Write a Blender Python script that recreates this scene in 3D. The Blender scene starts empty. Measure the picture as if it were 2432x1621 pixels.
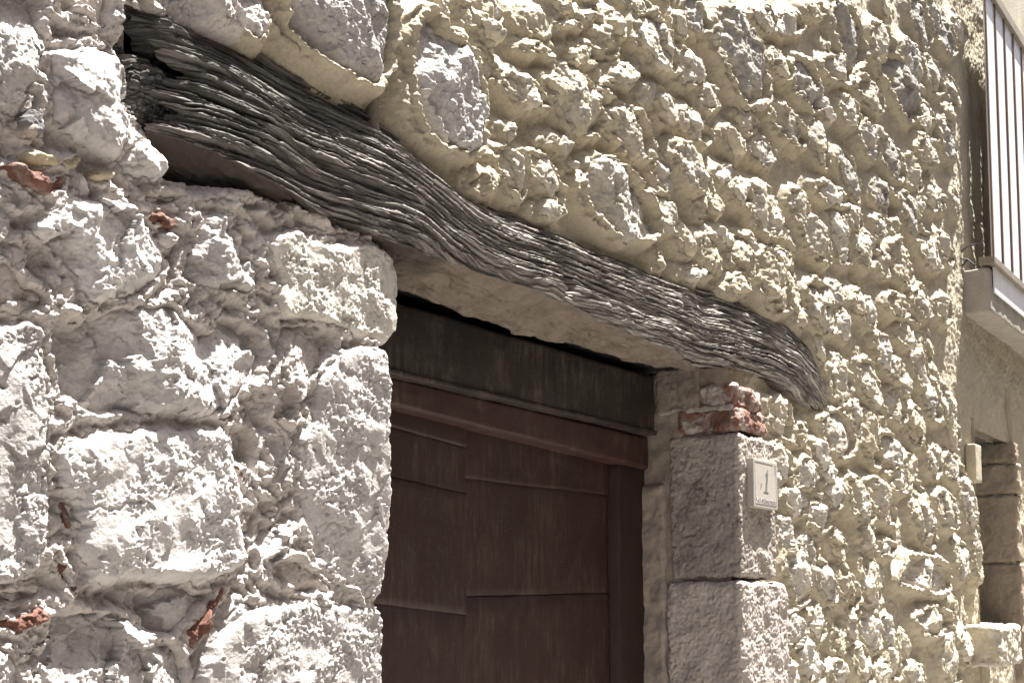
import bpy, bmesh, math, random
import numpy as np
from mathutils import Vector, Matrix

# ---------------------------------------------------------------- camera, sky, sun, exposure
SC = bpy.context.scene
COL = SC.collection
FPX, CX = 3102.0, 1216.0                     # measured lens of the photograph (2432 x 1621)
PITCH = math.radians(5.2)
CY = 1427.0 - FPX * math.tan(PITCH)          # eye level lies at row 1427 of the photograph
YAW = math.atan2(2021.0, FPX / math.cos(PITCH))    # angle between wall direction (+x) and view, horizontally
CAM = np.array([0.0, -1.5, 1.6])

cam_d = bpy.data.cameras.new('camera')
cam_d.sensor_width = 36.0
cam_d.lens = FPX / 2432.0 * 36.0
cam_d.shift_y = (CY - 810.5) / 2432.0
cam_d.clip_start = 0.02
cam_d.clip_end = 500.0
cam = bpy.data.objects.new('camera', cam_d)
COL.objects.link(cam)
_F = np.array([math.cos(YAW), math.sin(YAW), 0.0])
_R = np.array([math.sin(YAW), -math.cos(YAW), 0.0])
_U = np.array([0, 0, 1.0])
FWD = _F * math.cos(PITCH) + _U * math.sin(PITCH)
UPV = -_F * math.sin(PITCH) + _U * math.cos(PITCH)
cam.matrix_world = Matrix(((_R[0], UPV[0], -FWD[0], CAM[0]), (_R[1], UPV[1], -FWD[1], CAM[1]),
                           (_R[2], UPV[2], -FWD[2], CAM[2]), (0, 0, 0, 1)))
SC.camera = cam

SUN_TRAVEL = Vector((-0.255, 0.160, -0.953)).normalized()
to_sun = -SUN_TRAVEL
world = bpy.data.worlds.new('World')
SC.world = world
world.use_nodes = True
wn = world.node_tree
bg = wn.nodes['Background']
sky = wn.nodes.new('ShaderNodeTexSky')
sky.sky_type = 'NISHITA'
sky.sun_disc = False
sky.sun_elevation = math.asin(to_sun.z)
sky.sun_rotation = math.atan2(to_sun.x, to_sun.y)
sky.air_density = 0.75
sky.dust_density = 4.0
wn.links.new(sky.outputs[0], bg.inputs[0])
bg.inputs[1].default_value = 0.05
sun_d = bpy.data.lights.new('sun', 'SUN')
sun_d.energy = 5.0
sun_d.angle = math.radians(0.53)
sun_d.color = (1.0, 0.97, 0.92)
sun = bpy.data.objects.new('sun', sun_d)
COL.objects.link(sun)
sun.rotation_euler = SUN_TRAVEL.to_track_quat('-Z', 'Y').to_euler()
sun.location = (3, -2, 12)
SC.view_settings.view_transform = 'Standard'
SC.view_settings.look = 'None'
SC.view_settings.exposure = 2.4
SC.view_settings.gamma = 1.0
SC.cycles.use_denoising = True
SC.cycles.denoiser = 'OPENIMAGEDENOISE'
SC.cycles.denoising_input_passes = 'RGB_ALBEDO_NORMAL'
SC.cycles.denoising_prefilter = 'ACCURATE'
SC.cycles.max_bounces = 6
SC.cycles.diffuse_bounces = 3

# ---------------------------------------------------------------- measuring: photograph point -> place on a plane of the wall
def unp(px, py, yp=0.0):
    px = np.asarray(px, float); py = np.asarray(py, float)
    d = (px[..., None] - CX) / FPX * _R - (py[..., None] - CY) / FPX * UPV + FWD
    t = (yp - CAM[1]) / d[..., 1]
    p = CAM + d * t[..., None]
    return p[..., 0], p[..., 2]

K = 810.0 / 1568.0
ZOOM = {'A': (0, 0, K), 'B': (810, 0, K), 'C': (1620, 0, K), 'G': (0, 810, K), 'E': (810, 810, K), 'F': (1620, 810, K),
        'D': (0, 0, 2432.0 / 2352.0), 'P': (240, 0, 500 / 1568.0), 'Q': (1480, 820, 500 / 1568.0), 'S': (0, 0, 1.0),
        'R': (900, 560, 0.34)}
def src(zone, pts):
    ox, oy, k = ZOOM[zone]
    a = np.asarray(pts, float)
    return a * k + np.array([ox, oy])
def wall(zone, pts, yp=0.0):
    a = src(zone, pts)
    x, z = unp(a[:, 0], a[:, 1], yp)
    return np.stack([x, z], 1)
def wx(px, py, yp=0.0):      # display px
    x, z = unp(px * 2432 / 2352, py * 2432 / 2352, yp)
    return float(x), float(z)

def foot(X, Z):              # metres covered by one picture pixel (1024 wide) at a wall point: vertical, along the wall
    dx, dz = X - CAM[0], Z - CAM[2]
    depth = dx * FWD[0] + 1.5 * FWD[1] + dz * FWD[2]
    depth = np.maximum(depth, 0.5)
    v = depth / (FPX * 1024 / 2432)
    s = 1.5 / np.hypot(dx, 1.5)
    return v, v / np.maximum(s, 0.2)

# ---------------------------------------------------------------- noise
_rng = np.random.RandomState(7)
_P = np.concatenate([_rng.permutation(256)] * 3).astype(np.int64)
_ga = _rng.rand(256) * 2 * np.pi
_GX, _GY = np.cos(_ga), np.sin(_ga)
_g3 = _rng.randn(256, 3); _g3 /= np.linalg.norm(_g3, axis=1)[:, None]
_RV = _rng.rand(256, 2)

def perlin(x, y, seed=0):
    xi = np.floor(x).astype(np.int64); yi = np.floor(y).astype(np.int64)
    xf = x - xi; yf = y - yi
    u = xf * xf * xf * (xf * (xf * 6 - 15) + 10); v = yf * yf * yf * (yf * (yf * 6 - 15) + 10)
    xi = (xi + seed * 37) & 255; yi = (yi + seed * 91) & 255
    def g(a, b, fx, fy):
        h = _P[_P[(xi + a) & 255] + ((yi + b) & 255)]
        return _GX[h] * fx + _GY[h] * fy
    n00 = g(0, 0, xf, yf); n10 = g(1, 0, xf - 1, yf); n01 = g(0, 1, xf, yf - 1); n11 = g(1, 1, xf - 1, yf - 1)
    a = n00 + u * (n10 - n00); b = n01 + u * (n11 - n01)
    return (a + v * (b - a)) * 1.5

def fbm(x, y, octv=4, seed=0, gain=0.5):
    s = 0; a = 1.0; f = 1.0
    for i in range(octv):
        s = s + a * perlin(x * f, y * f, seed + i * 3)
        a *= gain; f *= 2.03
    return s

def ridged(x, y, octv=3, seed=0, gain=0.5):
    s = 0; a = 1.0; f = 1.0
    for i in range(octv):
        s = s + a * (1 - np.abs(perlin(x * f, y * f, seed + i * 5)) * 1.6)
        a *= gain; f *= 2.1
    return s

def worley(x, y, seed=0):
    xi = np.floor(x).astype(np.int64); yi = np.floor(y).astype(np.int64)
    f1 = np.full(x.shape, 9.0); f2 = np.full(x.shape, 9.0); idv = np.zeros(x.shape)
    for a in (-1, 0, 1):
        for b in (-1, 0, 1):
            h = _P[_P[(xi + a + seed * 13) & 255] + ((yi + b + seed * 29) & 255)]
            px = xi + a + _RV[h, 0]; py = yi + b + _RV[h, 1]
            d = np.hypot(px - x, py - y)
            c = d < f1
            f2 = np.where(c, f1, np.minimum(f2, d))
            idv = np.where(c, h / 255.0, idv)
            f1 = np.where(c, d, f1)
    return f1, f2, idv

def facet(x, y, seed=0, tilt=0.5):
    # broken, faceted surface: every cell its own level and slope
    xi = np.floor(x).astype(np.int64); yi = np.floor(y).astype(np.int64)
    f1 = np.full(x.shape, 9.0); hv = np.zeros(x.shape)
    for a in (-1, 0, 1):
        for b in (-1, 0, 1):
            h = _P[_P[(xi + a + seed * 13) & 255] + ((yi + b + seed * 29) & 255)]
            px = xi + a + _RV[h, 0]; py = yi + b + _RV[h, 1]
            d = np.hypot(px - x, py - y)
            c = d < f1
            hv = np.where(c, h / 255.0 - 0.5 + tilt * (_GX[h] * (x - px) + _GY[h] * (y - py)), hv)
            f1 = np.where(c, d, f1)
    return hv

def perlin3(x, y, z, seed=0):
    xi = np.floor(x).astype(np.int64); yi = np.floor(y).astype(np.int64); zi = np.floor(z).astype(np.int64)
    xf = x - xi; yf = y - yi; zf = z - zi
    f = lambda t: t * t * t * (t * (t * 6 - 15) + 10)
    u, v, w = f(xf), f(yf), f(zf)
    xi = (xi + seed * 37) & 255; yi &= 255; zi &= 255
    def g(a, b, c):
        h = _P[_P[_P[(xi + a) & 255] + ((yi + b) & 255)] + ((zi + c) & 255)]
        q = _g3[h]
        return q[..., 0] * (xf - a) + q[..., 1] * (yf - b) + q[..., 2] * (zf - c)
    l = lambda a, b, t: a + t * (b - a)
    return 1.5 * l(l(l(g(0, 0, 0), g(1, 0, 0), u), l(g(0, 1, 0), g(1, 1, 0), u), v),
                   l(l(g(0, 0, 1), g(1, 0, 1), u), l(g(0, 1, 1), g(1, 1, 1), u), v), w)

def fbm3(p, sc, octv=3, seed=0, gain=0.5):
    s = 0; a = 1.0; f = 1.0 / sc
    for i in range(octv):
        s = s + a * perlin3(p[..., 0] * f, p[..., 1] * f, p[..., 2] * f, seed + i * 3)
        a *= gain; f *= 2.03
    return s

def sstep(a, b, x):                # works for falling edges too
    t = np.clip((x - a) / (b - a), 0, 1)
    return t * t * (3 - 2 * t)

# ---------------------------------------------------------------- mesh helpers
def link_mesh(name, verts, faces, mat, parent=None, smooth=True, uv=None):
    me = bpy.data.meshes.new(name)
    verts = np.ascontiguousarray(verts, np.float32); faces = np.ascontiguousarray(faces, np.int32)
    n, k = faces.shape
    me.vertices.add(len(verts)); me.vertices.foreach_set('co', verts.ravel())
    me.loops.add(n * k); me.loops.foreach_set('vertex_index', faces.ravel())
    me.polygons.add(n); me.polygons.foreach_set('loop_start', np.arange(0, n * k, k, dtype=np.int32))
    me.polygons.foreach_set('use_smooth', np.full(n, smooth, dtype=bool))
    if uv is not None:
        l = me.uv_layers.new(name='grain')
        l.data.foreach_set('uv', np.ascontiguousarray(uv[faces.ravel()], np.float32).ravel())
    me.update(calc_edges=True); me.validate()
    if mat: me.materials.append(mat)
    o = bpy.data.objects.new(name, me)
    COL.objects.link(o)
    if parent: o.parent = parent
    return o

def grid_mesh(name, P, keep, mat, parent=None, uv=None, smooth=True):
    n, m = P.shape[:2]
    idx = np.arange(n * m).reshape(n, m)
    q = np.stack([idx[:-1, :-1], idx[1:, :-1], idx[1:, 1:], idx[:-1, 1:]], -1).reshape(-1, 4)
    if keep is not None: q = q[keep.reshape(-1)]
    if len(q) == 0: return None
    used = np.unique(q)
    re = np.zeros(n * m, np.int32); re[used] = np.arange(len(used))
    return link_mesh(name, P.reshape(-1, 3)[used], re[q], mat, parent, smooth, None if uv is None else uv.reshape(-1, 2)[used])

def thing(name, label, cat, loc=(0, 0, 0), group=None):
    o = bpy.data.objects.new(name, None)
    COL.objects.link(o); o.location = (0, 0, 0)
    o.empty_display_size = 0.1
    o['label'] = label; o['category'] = cat; o['kind'] = 'thing'
    if group: o['group'] = group
    return o

def rough_block(name, x0, x1, y0, y1, z0, z1, mat, parent, r=0.008, amp=0.002, sc=0.03, step=0.004, seed=0, faces='all', warp=None, pits=0.0, fine=0.0):
    lo = np.array([x0, y0, z0]); hi = np.array([x1, y1, z1])
    allv, allf, base = [], [], 0
    for ax in range(3):
        a, b = [i for i in range(3) if i != ax]
        for sgn in (0, 1):
            na = max(2, int((hi[a] - lo[a]) / step) + 1); nb = max(2, int((hi[b] - lo[b]) / step) + 1)
            na = min(na, 260); nb = min(nb, 260)
            if ax == 1 and sgn == 1: na = nb = 4
            ua, ub = np.meshgrid(np.linspace(lo[a], hi[a], na), np.linspace(lo[b], hi[b], nb), indexing='ij')
            p = np.zeros(ua.shape + (3,)); p[..., a] = ua; p[..., b] = ub; p[..., ax] = hi[ax] if sgn else lo[ax]
            idx = np.arange(na * nb).reshape(na, nb) + base
            q = np.stack([idx[:-1, :-1], idx[1:, :-1], idx[1:, 1:], idx[:-1, 1:]], -1).reshape(-1, 4)
            flip = (sgn == 0) ^ (ax == 1)
            if flip: q = q[:, ::-1]
            allv.append(p.reshape(-1, 3)); allf.append(q); base += na * nb
    p = np.concatenate(allv); q = np.concatenate(allf)
    rr = min(r, 0.45 * float((hi - lo).min()))
    c = np.clip(p, lo + rr, hi - rr)
    n = p - c
    ln = np.linalg.norm(n, axis=1); ln[ln < 1e-9] = 1
    n = n / ln[:, None]
    p = c + n * rr
    d = amp * fbm3(p, sc, 4, seed)
    if fine: d = d + fine * fbm3(p, 0.009, 2, seed + 11)
    if pits:
        w = fbm3(p, 0.012, 2, seed + 5)
        d = d - pits * np.clip(w - 0.15, 0, 1)
    p = p + n * d[:, None]
    if warp is not None: p = warp(p)
    # weld the seams
    key = np.round(p * 20000).astype(np.int64)
    _, first, inv = np.unique(key, axis=0, return_index=True, return_inverse=True)
    inv = inv.reshape(-1)
    q = inv[q]
    ok = np.array([len(set(f)) == 4 for f in q]) if len(q) < 4000 else ((q[:, 0] != q[:, 1]) & (q[:, 1] != q[:, 2]) & (q[:, 2] != q[:, 3]) & (q[:, 3] != q[:, 0]) & (q[:, 0] != q[:, 2]) & (q[:, 1] != q[:, 3]))
    return link_mesh(name, p[first], q[ok], mat, parent)

# ---------------------------------------------------------------- materials
def new_mat(name):
    m = bpy.data.materials.new(name); m.use_nodes = True
    nt = m.node_tree
    return m, nt, nt.nodes['Principled BSDF']

class NB:
    def __init__(s, nt): s.nt = nt
    def n(s, t, **kw):
        x = s.nt.nodes.new(t)
        for k, v in kw.items():
            if k.startswith('_'): x.inputs[k[1:].replace('_', ' ')].default_value = v
            else: setattr(x, k, v)
        return x
    def l(s, a, b): s.nt.links.new(a, b)
    def noise(s, vec, scale, detail=4, rough=0.55, dist=0.0):
        x = s.n('ShaderNodeTexNoise'); x.inputs['Scale'].default_value = scale; x.inputs['Detail'].default_value = detail
        x.inputs['Roughness'].default_value = rough; x.inputs['Distortion'].default_value = dist
        if vec is not None: s.l(vec, x.inputs['Vector'])
        return x.outputs['Fac']
    def ramp(s, fac, stops):
        x = s.n('ShaderNodeValToRGB'); e = x.color_ramp.elements
        while len(e) < len(stops): e.new(0.5)
        for i, (p, c) in enumerate(stops):
            e[i].position = p; e[i].color = (c[0], c[1], c[2], 1) if not isinstance(c, (int, float)) else (c, c, c, 1)
        s.l(fac, x.inputs[0]); return x.outputs[0]
    def mix(s, fac, a, b, mode='MIX'):
        x = s.n('ShaderNodeMix', data_type='RGBA', blend_type=mode)
        for i, v in ((0, fac), (6, a), (7, b)):
            if isinstance(v, (int, float)): x.inputs[i].default_value = v
            elif isinstance(v, tuple): x.inputs[i].default_value = (v[0], v[1], v[2], 1)
            else: s.l(v, x.inputs[i])
        return x.outputs[2]
    def math(s, op, a, b=None):
        x = s.n('ShaderNodeMath', operation=op)
        for i, v in ((0, a), (1, b)):
            if v is None: continue
            if isinstance(v, (int, float)): x.inputs[i].default_value = v
            else: s.l(v, x.inputs[i])
        return x.outputs[0]
    def mapping(s, vec, scale=(1, 1, 1), rot=(0, 0, 0)):
        x = s.n('ShaderNodeMapping'); x.inputs['Scale'].default_value = scale; x.inputs['Rotation'].default_value = rot
        s.l(vec, x.inputs['Vector']); return x.outputs[0]
    def bump(s, h, dist, strength=1.0, normal=None):
        x = s.n('ShaderNodeBump'); x.inputs['Distance'].default_value = dist; x.inputs['Strength'].default_value = strength
        s.l(h, x.inputs['Height'])
        if normal is not None: s.l(normal, x.inputs['Normal'])
        return x.outputs[0]

def mineral(name, c1, c2, stain, stain_amt=0.5, grain=0.0012, fine_scale=260, rough=0.92, speck=0.0, smear=None, smear_amt=0.5, lichen=None, vary=0.25):
    m, nt, bs = new_mat(name); b = NB(nt)
    tc = b.n('ShaderNodeTexCoord').outputs['Object']
    oi = b.n('ShaderNodeObjectInfo').outputs['Random']
    n1 = b.noise(tc, 9, 5, 0.6)
    col = b.mix(b.ramp(n1, [(0.35, 0.0), (0.68, 1.0)]), c1, c2)
    n2 = b.noise(tc, 26, 6, 0.65, 0.4)
    st = b.ramp(n2, [(0.5, 0.0), (0.72, 1.0)])
    st = b.math('MULTIPLY', st, stain_amt)
    col = b.mix(st, col, stain)
    n3 = b.noise(tc, 150, 4, 0.7)
    col = b.mix(b.math('MULTIPLY', b.ramp(n3, [(0.38, 1.0), (0.5, 0.0)]), 0.35), col, tuple(v * 0.6 for v in c1))
    if lichen:
        n4 = b.noise(tc, 14, 6, 0.7, 0.3); n5 = b.noise(tc, 90, 4, 0.7)
        f = b.math('MULTIPLY', b.ramp(n4, [(0.58, 0.0), (0.68, 1.0)]), b.ramp(n5, [(0.42, 0.0), (0.58, 1.0)]))
        col = b.mix(f, col, lichen)
    if smear:
        n7 = b.noise(tc, 11, 6, 0.68, 0.6)
        c0 = 0.62 - 0.24 * smear_amt
        col = b.mix(b.ramp(n7, [(c0, 0.0), (c0 + 0.09, 1.0)]), col, smear)
    if speck:
        n6 = b.noise(tc, 320, 2, 0.6)
        col = b.mix(b.math('MULTIPLY', b.ramp(n6, [(0.64, 0.0), (0.70, 1.0)]), speck), col, (0.06, 0.05, 0.045))
    br = b.math('ADD', b.math('MULTIPLY', oi, vary), 1.0 - vary * 0.6)
    hs = b.n('ShaderNodeHueSaturation'); b.l(br, hs.inputs['Value']); b.l(col, hs.inputs['Color'])
    b.l(hs.outputs[0], bs.inputs['Base Color'])
    bs.inputs['Roughness'].default_value = rough
    bs.inputs['Specular IOR Level'].default_value = 0.25
    g1 = b.noise(tc, fine_scale, 5, 0.7)
    g2 = b.noise(tc, fine_scale * 0.35, 3, 0.6)
    nn = b.bump(g2, grain * 2.2, 1.0)
    nn = b.bump(g1, grain * 0.8, 1.0, nn)
    b.l(nn, bs.inputs['Normal'])
    return m

M_PALE = mineral('pale_limestone', (0.455, 0.43, 0.412), (0.375, 0.35, 0.332), (0.26, 0.233, 0.212), 0.55, speck=0.4)
M_WHITE = mineral('white_limestone', (0.485, 0.462, 0.444), (0.405, 0.382, 0.365), (0.30, 0.27, 0.248), 0.5, grain=0.0008, speck=0.2)
M_PINK = mineral('pinkish_limestone', (0.50, 0.455, 0.42), (0.41, 0.37, 0.34), (0.30, 0.25, 0.215), 0.5, speck=0.3)
M_MOSSY = mineral('lichened_limestone', (0.54, 0.51, 0.46), (0.42, 0.39, 0.35), (0.27, 0.27, 0.2), 0.6, speck=0.3, lichen=(0.16, 0.18, 0.14))
M_RUB = mineral('rubble_limestone', (0.49, 0.45, 0.375), (0.38, 0.35, 0.295), (0.26, 0.235, 0.20), 0.75, grain=0.0014, fine_scale=220, speck=0.3, lichen=(0.19, 0.185, 0.175), smear=(0.43, 0.38, 0.285), smear_amt=0.62, vary=0.2)
M_PALE2 = mineral('chalky_rubble', (0.50, 0.465, 0.41), (0.42, 0.39, 0.34), (0.30, 0.275, 0.235), 0.6, speck=0.3, smear=(0.43, 0.38, 0.285), smear_amt=0.4)
M_GREY = mineral('grey_weathered_limestone', (0.39, 0.365, 0.325), (0.265, 0.245, 0.215), (0.16, 0.148, 0.13), 0.8, grain=0.0014, fine_scale=220, speck=0.3, lichen=(0.135, 0.128, 0.118), smear=(0.43, 0.38, 0.285), smear_amt=0.35, vary=0.25)
M_BUFF = mineral('buff_stone', (0.47, 0.415, 0.31), (0.40, 0.35, 0.26), (0.31, 0.27, 0.205), 0.5, speck=0.2)
M_MORT_L = mineral('old_lime_mortar', (0.485, 0.448, 0.42), (0.41, 0.375, 0.348), (0.27, 0.232, 0.205), 0.6, grain=0.002, fine_scale=180, speck=0.45)
M_MORT_R = mineral('buff_mortar', (0.43, 0.38, 0.285), (0.395, 0.348, 0.26), (0.325, 0.285, 0.212), 0.5, grain=0.0019, fine_scale=240, speck=0.25)
M_BRICK = mineral('red_brick', (0.155, 0.073, 0.053), (0.115, 0.057, 0.044), (0.34, 0.295, 0.265), 0.85, grain=0.0016, speck=0.3)
M_BRICK2 = mineral('eroded_brick', (0.19, 0.095, 0.07), (0.14, 0.075, 0.058), (0.32, 0.28, 0.25), 0.8, grain=0.0016, speck=0.3, smear=(0.36, 0.325, 0.295), smear_amt=0.55)
M_TILE = mineral('ochre_tile', (0.42, 0.36, 0.25), (0.34, 0.29, 0.21), (0.26, 0.2, 0.15), 0.5, grain=0.0016)
M_SLATE = mineral('grey_slate', (0.20, 0.19, 0.19), (0.14, 0.135, 0.135), (0.26, 0.22, 0.18), 0.4)
M_JAMB = mineral('sooty_jamb_stone', (0.43, 0.38, 0.33), (0.25, 0.215, 0.185), (0.47, 0.445, 0.415), 0.7, grain=0.0016, speck=0.4, lichen=(0.10, 0.085, 0.075))
M_JAMB2 = mineral('pale_jamb_stone', (0.45, 0.40, 0.36), (0.31, 0.272, 0.24), (0.17, 0.145, 0.128), 0.6, grain=0.0016, speck=0.3)
M_PLASTER = mineral('jamb_plaster', (0.33, 0.28, 0.235), (0.25, 0.21, 0.175), (0.15, 0.125, 0.1), 0.6, grain=0.0008, speck=0.35)
M_CONC = mineral('grey_concrete', (0.36, 0.33, 0.28), (0.29, 0.265, 0.225), (0.2, 0.18, 0.15), 0.5, grain=0.001, speck=0.4)
M_TAN = mineral('tan_reveal_stone', (0.34, 0.28, 0.21), (0.27, 0.22, 0.165), (0.18, 0.15, 0.12), 0.5, speck=0.3)
M_GROUND = mineral('pale_paving', (0.27, 0.255, 0.24), (0.22, 0.208, 0.195), (0.17, 0.16, 0.15), 0.4)
M_PLATE = mineral('cream_marble', (0.41, 0.375, 0.33), (0.375, 0.34, 0.30), (0.32, 0.285, 0.25), 0.3, grain=0.0001, rough=0.5, vary=0.0)

def wood_mat():
    m, nt, bs = new_mat('weathered_oak'); b = NB(nt)
    uvn = b.n('ShaderNodeUVMap', uv_map='grain').outputs[0]
    tc = b.n('ShaderNodeTexCoord').outputs['Object']
    st = b.mapping(uvn, (9, 260, 1))
    n1 = b.noise(st, 1.0, 5, 0.65)
    st2 = b.mapping(uvn, (3, 60, 1))
    n2 = b.noise(st2, 1.0, 4, 0.6)
    col = b.mix(b.ramp(n1, [(0.40, 0.0), (0.62, 1.0)]), (0.062, 0.055, 0.049), (0.37, 0.345, 0.312))
    col = b.mix(b.math('MULTIPLY', b.ramp(n2, [(0.5, 0.0), (0.62, 1.0)]), 0.6), col, (0.05, 0.042, 0.036))
    sx = b.n('ShaderNodeSeparateXYZ'); b.l(uvn, sx.inputs[0])
    # charred towards the split end, silvery further on
    ch = b.math('ADD', sx.outputs[0], b.math('MULTIPLY', b.math('SUBTRACT', b.noise(tc, 6, 4), 0.5), 0.9))
    chf = b.ramp(b.math('MULTIPLY', ch, 0.333), [(0.06, 1.0), (0.42, 0.0)])
    col = b.mix(b.math('MULTIPLY', chf, 0.55), col, (0.036, 0.033, 0.031))
    under = b.ramp(sx.outputs[1], [(0.0, 0.0), (1.0, 1.0)])
    n3 = b.noise(tc, 18, 5, 0.6)
    uf = b.n('ShaderNodeMapRange'); b.l(sx.outputs[1], uf.inputs[0]); uf.inputs[1].default_value = 1.02; uf.inputs[2].default_value = 1.12
    pale = b.mix(b.ramp(n3, [(0.35, 0.0), (0.7, 1.0)]), (0.205, 0.17, 0.135), (0.115, 0.094, 0.075))
    chu = b.ramp(b.math('MULTIPLY', ch, 0.333), [(0.20, 1.0), (0.30, 0.0)])
    pale = b.mix(b.math('MULTIPLY', chu, 0.92), pale, (0.042, 0.034, 0.028))
    col = b.mix(uf.outputs[0], col, pale)
    b.l(col, bs.inputs['Base Color'])
    bs.inputs['Roughness'].default_value = 0.85
    bs.inputs['Specular IOR Level'].default_value = 0.2
    fine = b.noise(b.mapping(uvn, (26, 1100, 1)), 1.0, 4, 0.7)
    nn = b.bump(fine, 0.0009, 1.0)
    b.l(nn, bs.inputs['Normal'])
    return m
M_WOOD = wood_mat()

def paint_mat(name, c1, c2, dust, dust_amt=0.5, rough=0.55, vertical=True, scratch=0.5):
    m, nt, bs = new_mat(name); b = NB(nt)
    tc = b.n('ShaderNodeTexCoord').outputs['Object']
    st = b.mapping(tc, (14, 14, 2.2))
    n1 = b.noise(st, 1.0, 5, 0.65)
    col = b.mix(b.ramp(n1, [(0.3, 0.0), (0.7, 1.0)]), c1, c2)
    n2 = b.noise(tc, 7, 5, 0.7); n3 = b.noise(b.mapping(tc, (60, 60, 10)), 1.0, 4, 0.75)
    f = b.math('MULTIPLY', b.ramp(n2, [(0.42, 0.0), (0.68, 1.0)]), b.ramp(n3, [(0.42, 0.0), (0.66, 1.0)]))
    col = b.mix(b.math('MULTIPLY', f, dust_amt), col, dust)
    n4 = b.noise(tc, 190, 2, 0.5)
    col = b.mix(b.math('MULTIPLY', b.ramp(n4, [(0.665, 0.0), (0.70, 1.0)]), scratch), col, dust)
    b.l(col, bs.inputs['Base Color'])
    bs.inputs['Roughness'].default_value = rough
    bs.inputs['Specular IOR Level'].default_value = 0.3
    nn = b.bump(b.noise(b.mapping(tc, (20, 20, 160)), 1.0, 4, 0.6), 0.0006, 0.6)
    b.l(nn, bs.inputs['Normal'])
    return m
M_DOOR = paint_mat('brown_door_paint', (0.037, 0.0155, 0.011), (0.025, 0.0115, 0.0085), (0.10, 0.078, 0.06), 0.6)
M_HEAD = paint_mat('brown_frame_paint', (0.046, 0.0185, 0.0135), (0.032, 0.0145, 0.011), (0.12, 0.09, 0.07), 0.6)
M_BOARD = paint_mat('black_grey_board', (0.029, 0.021, 0.0155), (0.018, 0.0135, 0.0105), (0.12, 0.095, 0.075), 0.95)
M_FRAME = paint_mat('dark_frame_paint', (0.028, 0.0155, 0.0125), (0.02, 0.012, 0.010), (0.08, 0.06, 0.05), 0.3)
M_WHITE_PAINT = paint_mat('white_slat_paint', (0.70, 0.69, 0.69), (0.62, 0.61, 0.61), (0.42, 0.32, 0.25), 0.3, 0.45, scratch=0.15)
M_RUST = paint_mat('rusty_brown_metal', (0.19, 0.125, 0.095), (0.13, 0.09, 0.072), (0.32, 0.27, 0.22), 0.5, 0.7)
M_IRON = paint_mat('weathered_iron', (0.24, 0.21, 0.16), (0.17, 0.15, 0.12), (0.12, 0.07, 0.045), 0.6, 0.7)
def flat_mat(name, c, rough=0.7):
    m, nt, bs = new_mat(name); b = NB(nt)
    tc = b.n('ShaderNodeTexCoord').outputs['Object']
    b.l(b.mix(b.noise(tc, 60, 3), tuple(v * 0.85 for v in c), tuple(v * 1.15 for v in c)), bs.inputs['Base Color'])
    bs.inputs['Roughness'].default_value = rough
    return m
M_INK = flat_mat('engraved_ink', (0.12, 0.12, 0.125))
M_DIM = flat_mat('faded_ink', (0.27, 0.25, 0.26))
M_WIRE = flat_mat('black_wire', (0.02, 0.02, 0.02))
M_GAP_SHADE = flat_mat('gap_shade', (0.006, 0.0055, 0.005), 1.0)  # near-black colour stands in for deep shade above and behind the door
M_DARK = flat_mat('unlit_depth', (0.02, 0.018, 0.016), 0.95)  # shade of unlit depth put into the base colour

# ---------------------------------------------------------------- setting
def sheet(name, x0, x1, y0, y1, z, mat, n=2):
    xs = np.linspace(x0, x1, n); ys = np.linspace(y0, y1, n)
    X, Y = np.meshgrid(xs, ys, indexing='ij')
    o = grid_mesh(name, np.stack([X, Y, np.full_like(X, z)], -1), None, mat)
    o['kind'] = 'structure'; return o
g = sheet('ground', -120, 120, -120, 120, 0.0, M_GROUND)
# the house across the narrow lane, behind the photographer
M_ACROSS = mineral('lane_render', (0.44, 0.41, 0.37), (0.38, 0.36, 0.33), (0.3, 0.27, 0.24), 0.4)
_n = 24
_X, _Z = np.meshgrid(np.linspace(-14, 22, _n * 2), np.linspace(0, 6.5, _n), indexing='ij')
_o = grid_mesh('wall', np.stack([_X, -3.4 + 0.02 * fbm(_X, _Z, 3, 77), _Z], -1), None, M_ACROSS)
_o['kind'] = 'structure'

# ---------------------------------------------------------------- lintel outline (needed by the wall)
LT = wall('D', [(300, -52), (355, -14), (420, 30), (520, 66), (600, 108), (680, 166), (790, 224), (880, 270), (960, 330), (1020, 386), (1080, 440), (1180, 490),
                (1290, 522), (1370, 565), (1450, 600), (1530, 628), (1620, 662), (1700, 690), (1780, 722), (1840, 765), (1890, 818), (1914, 858), (1970, 900)])
LB = wall('D', [(280, 258), (362, 306), (430, 328), (460, 340), (500, 366), (560, 402), (640, 446), (720, 482), (800, 518), (880, 556), (960, 580), (1050, 616), (1100, 634), (1190, 655),
                (1250, 684), (1310, 696), (1380, 744), (1450, 773), (1520, 795), (1580, 812), (1640, 846), (1700, 840), (1760, 856), (1830, 903), (1898, 945), (1960, 990)])
LD = wall('A', [(700, 790), (770, 818), (960, 845), (1180, 884), (1340, 925), (1450, 985), (1560, 1060)])
def zd(X): return np.interp(X, LD[:, 0], LD[:, 1])
LU = wall('D', [(920, 662), (1000, 700), (1110, 737), (1180, 764), (1260, 778), (1330, 792), (1400, 815), (1450, 832), (1560, 850), (1640, 862), (1700, 868)], 0.15)
def smooth_line(L, w=0.09):
    xs_ = np.arange(L[0, 0] - 0.3, L[-1, 0] + 0.3, 0.01)
    z = np.interp(xs_, L[:, 0], L[:, 1])
    k = np.exp(-(np.arange(-20, 21) * 0.01 / w) ** 2); k /= k.sum()
    zp = np.pad(z, 20, mode='reflect', reflect_type='odd')
    return xs_, np.convolve(zp, k, 'valid')
_T, _B = smooth_line(LT, 0.045), smooth_line(LB, 0.045)
def zt(X): return np.interp(X, *_T)
def zb(X): return np.interp(X, *_B)
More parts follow.
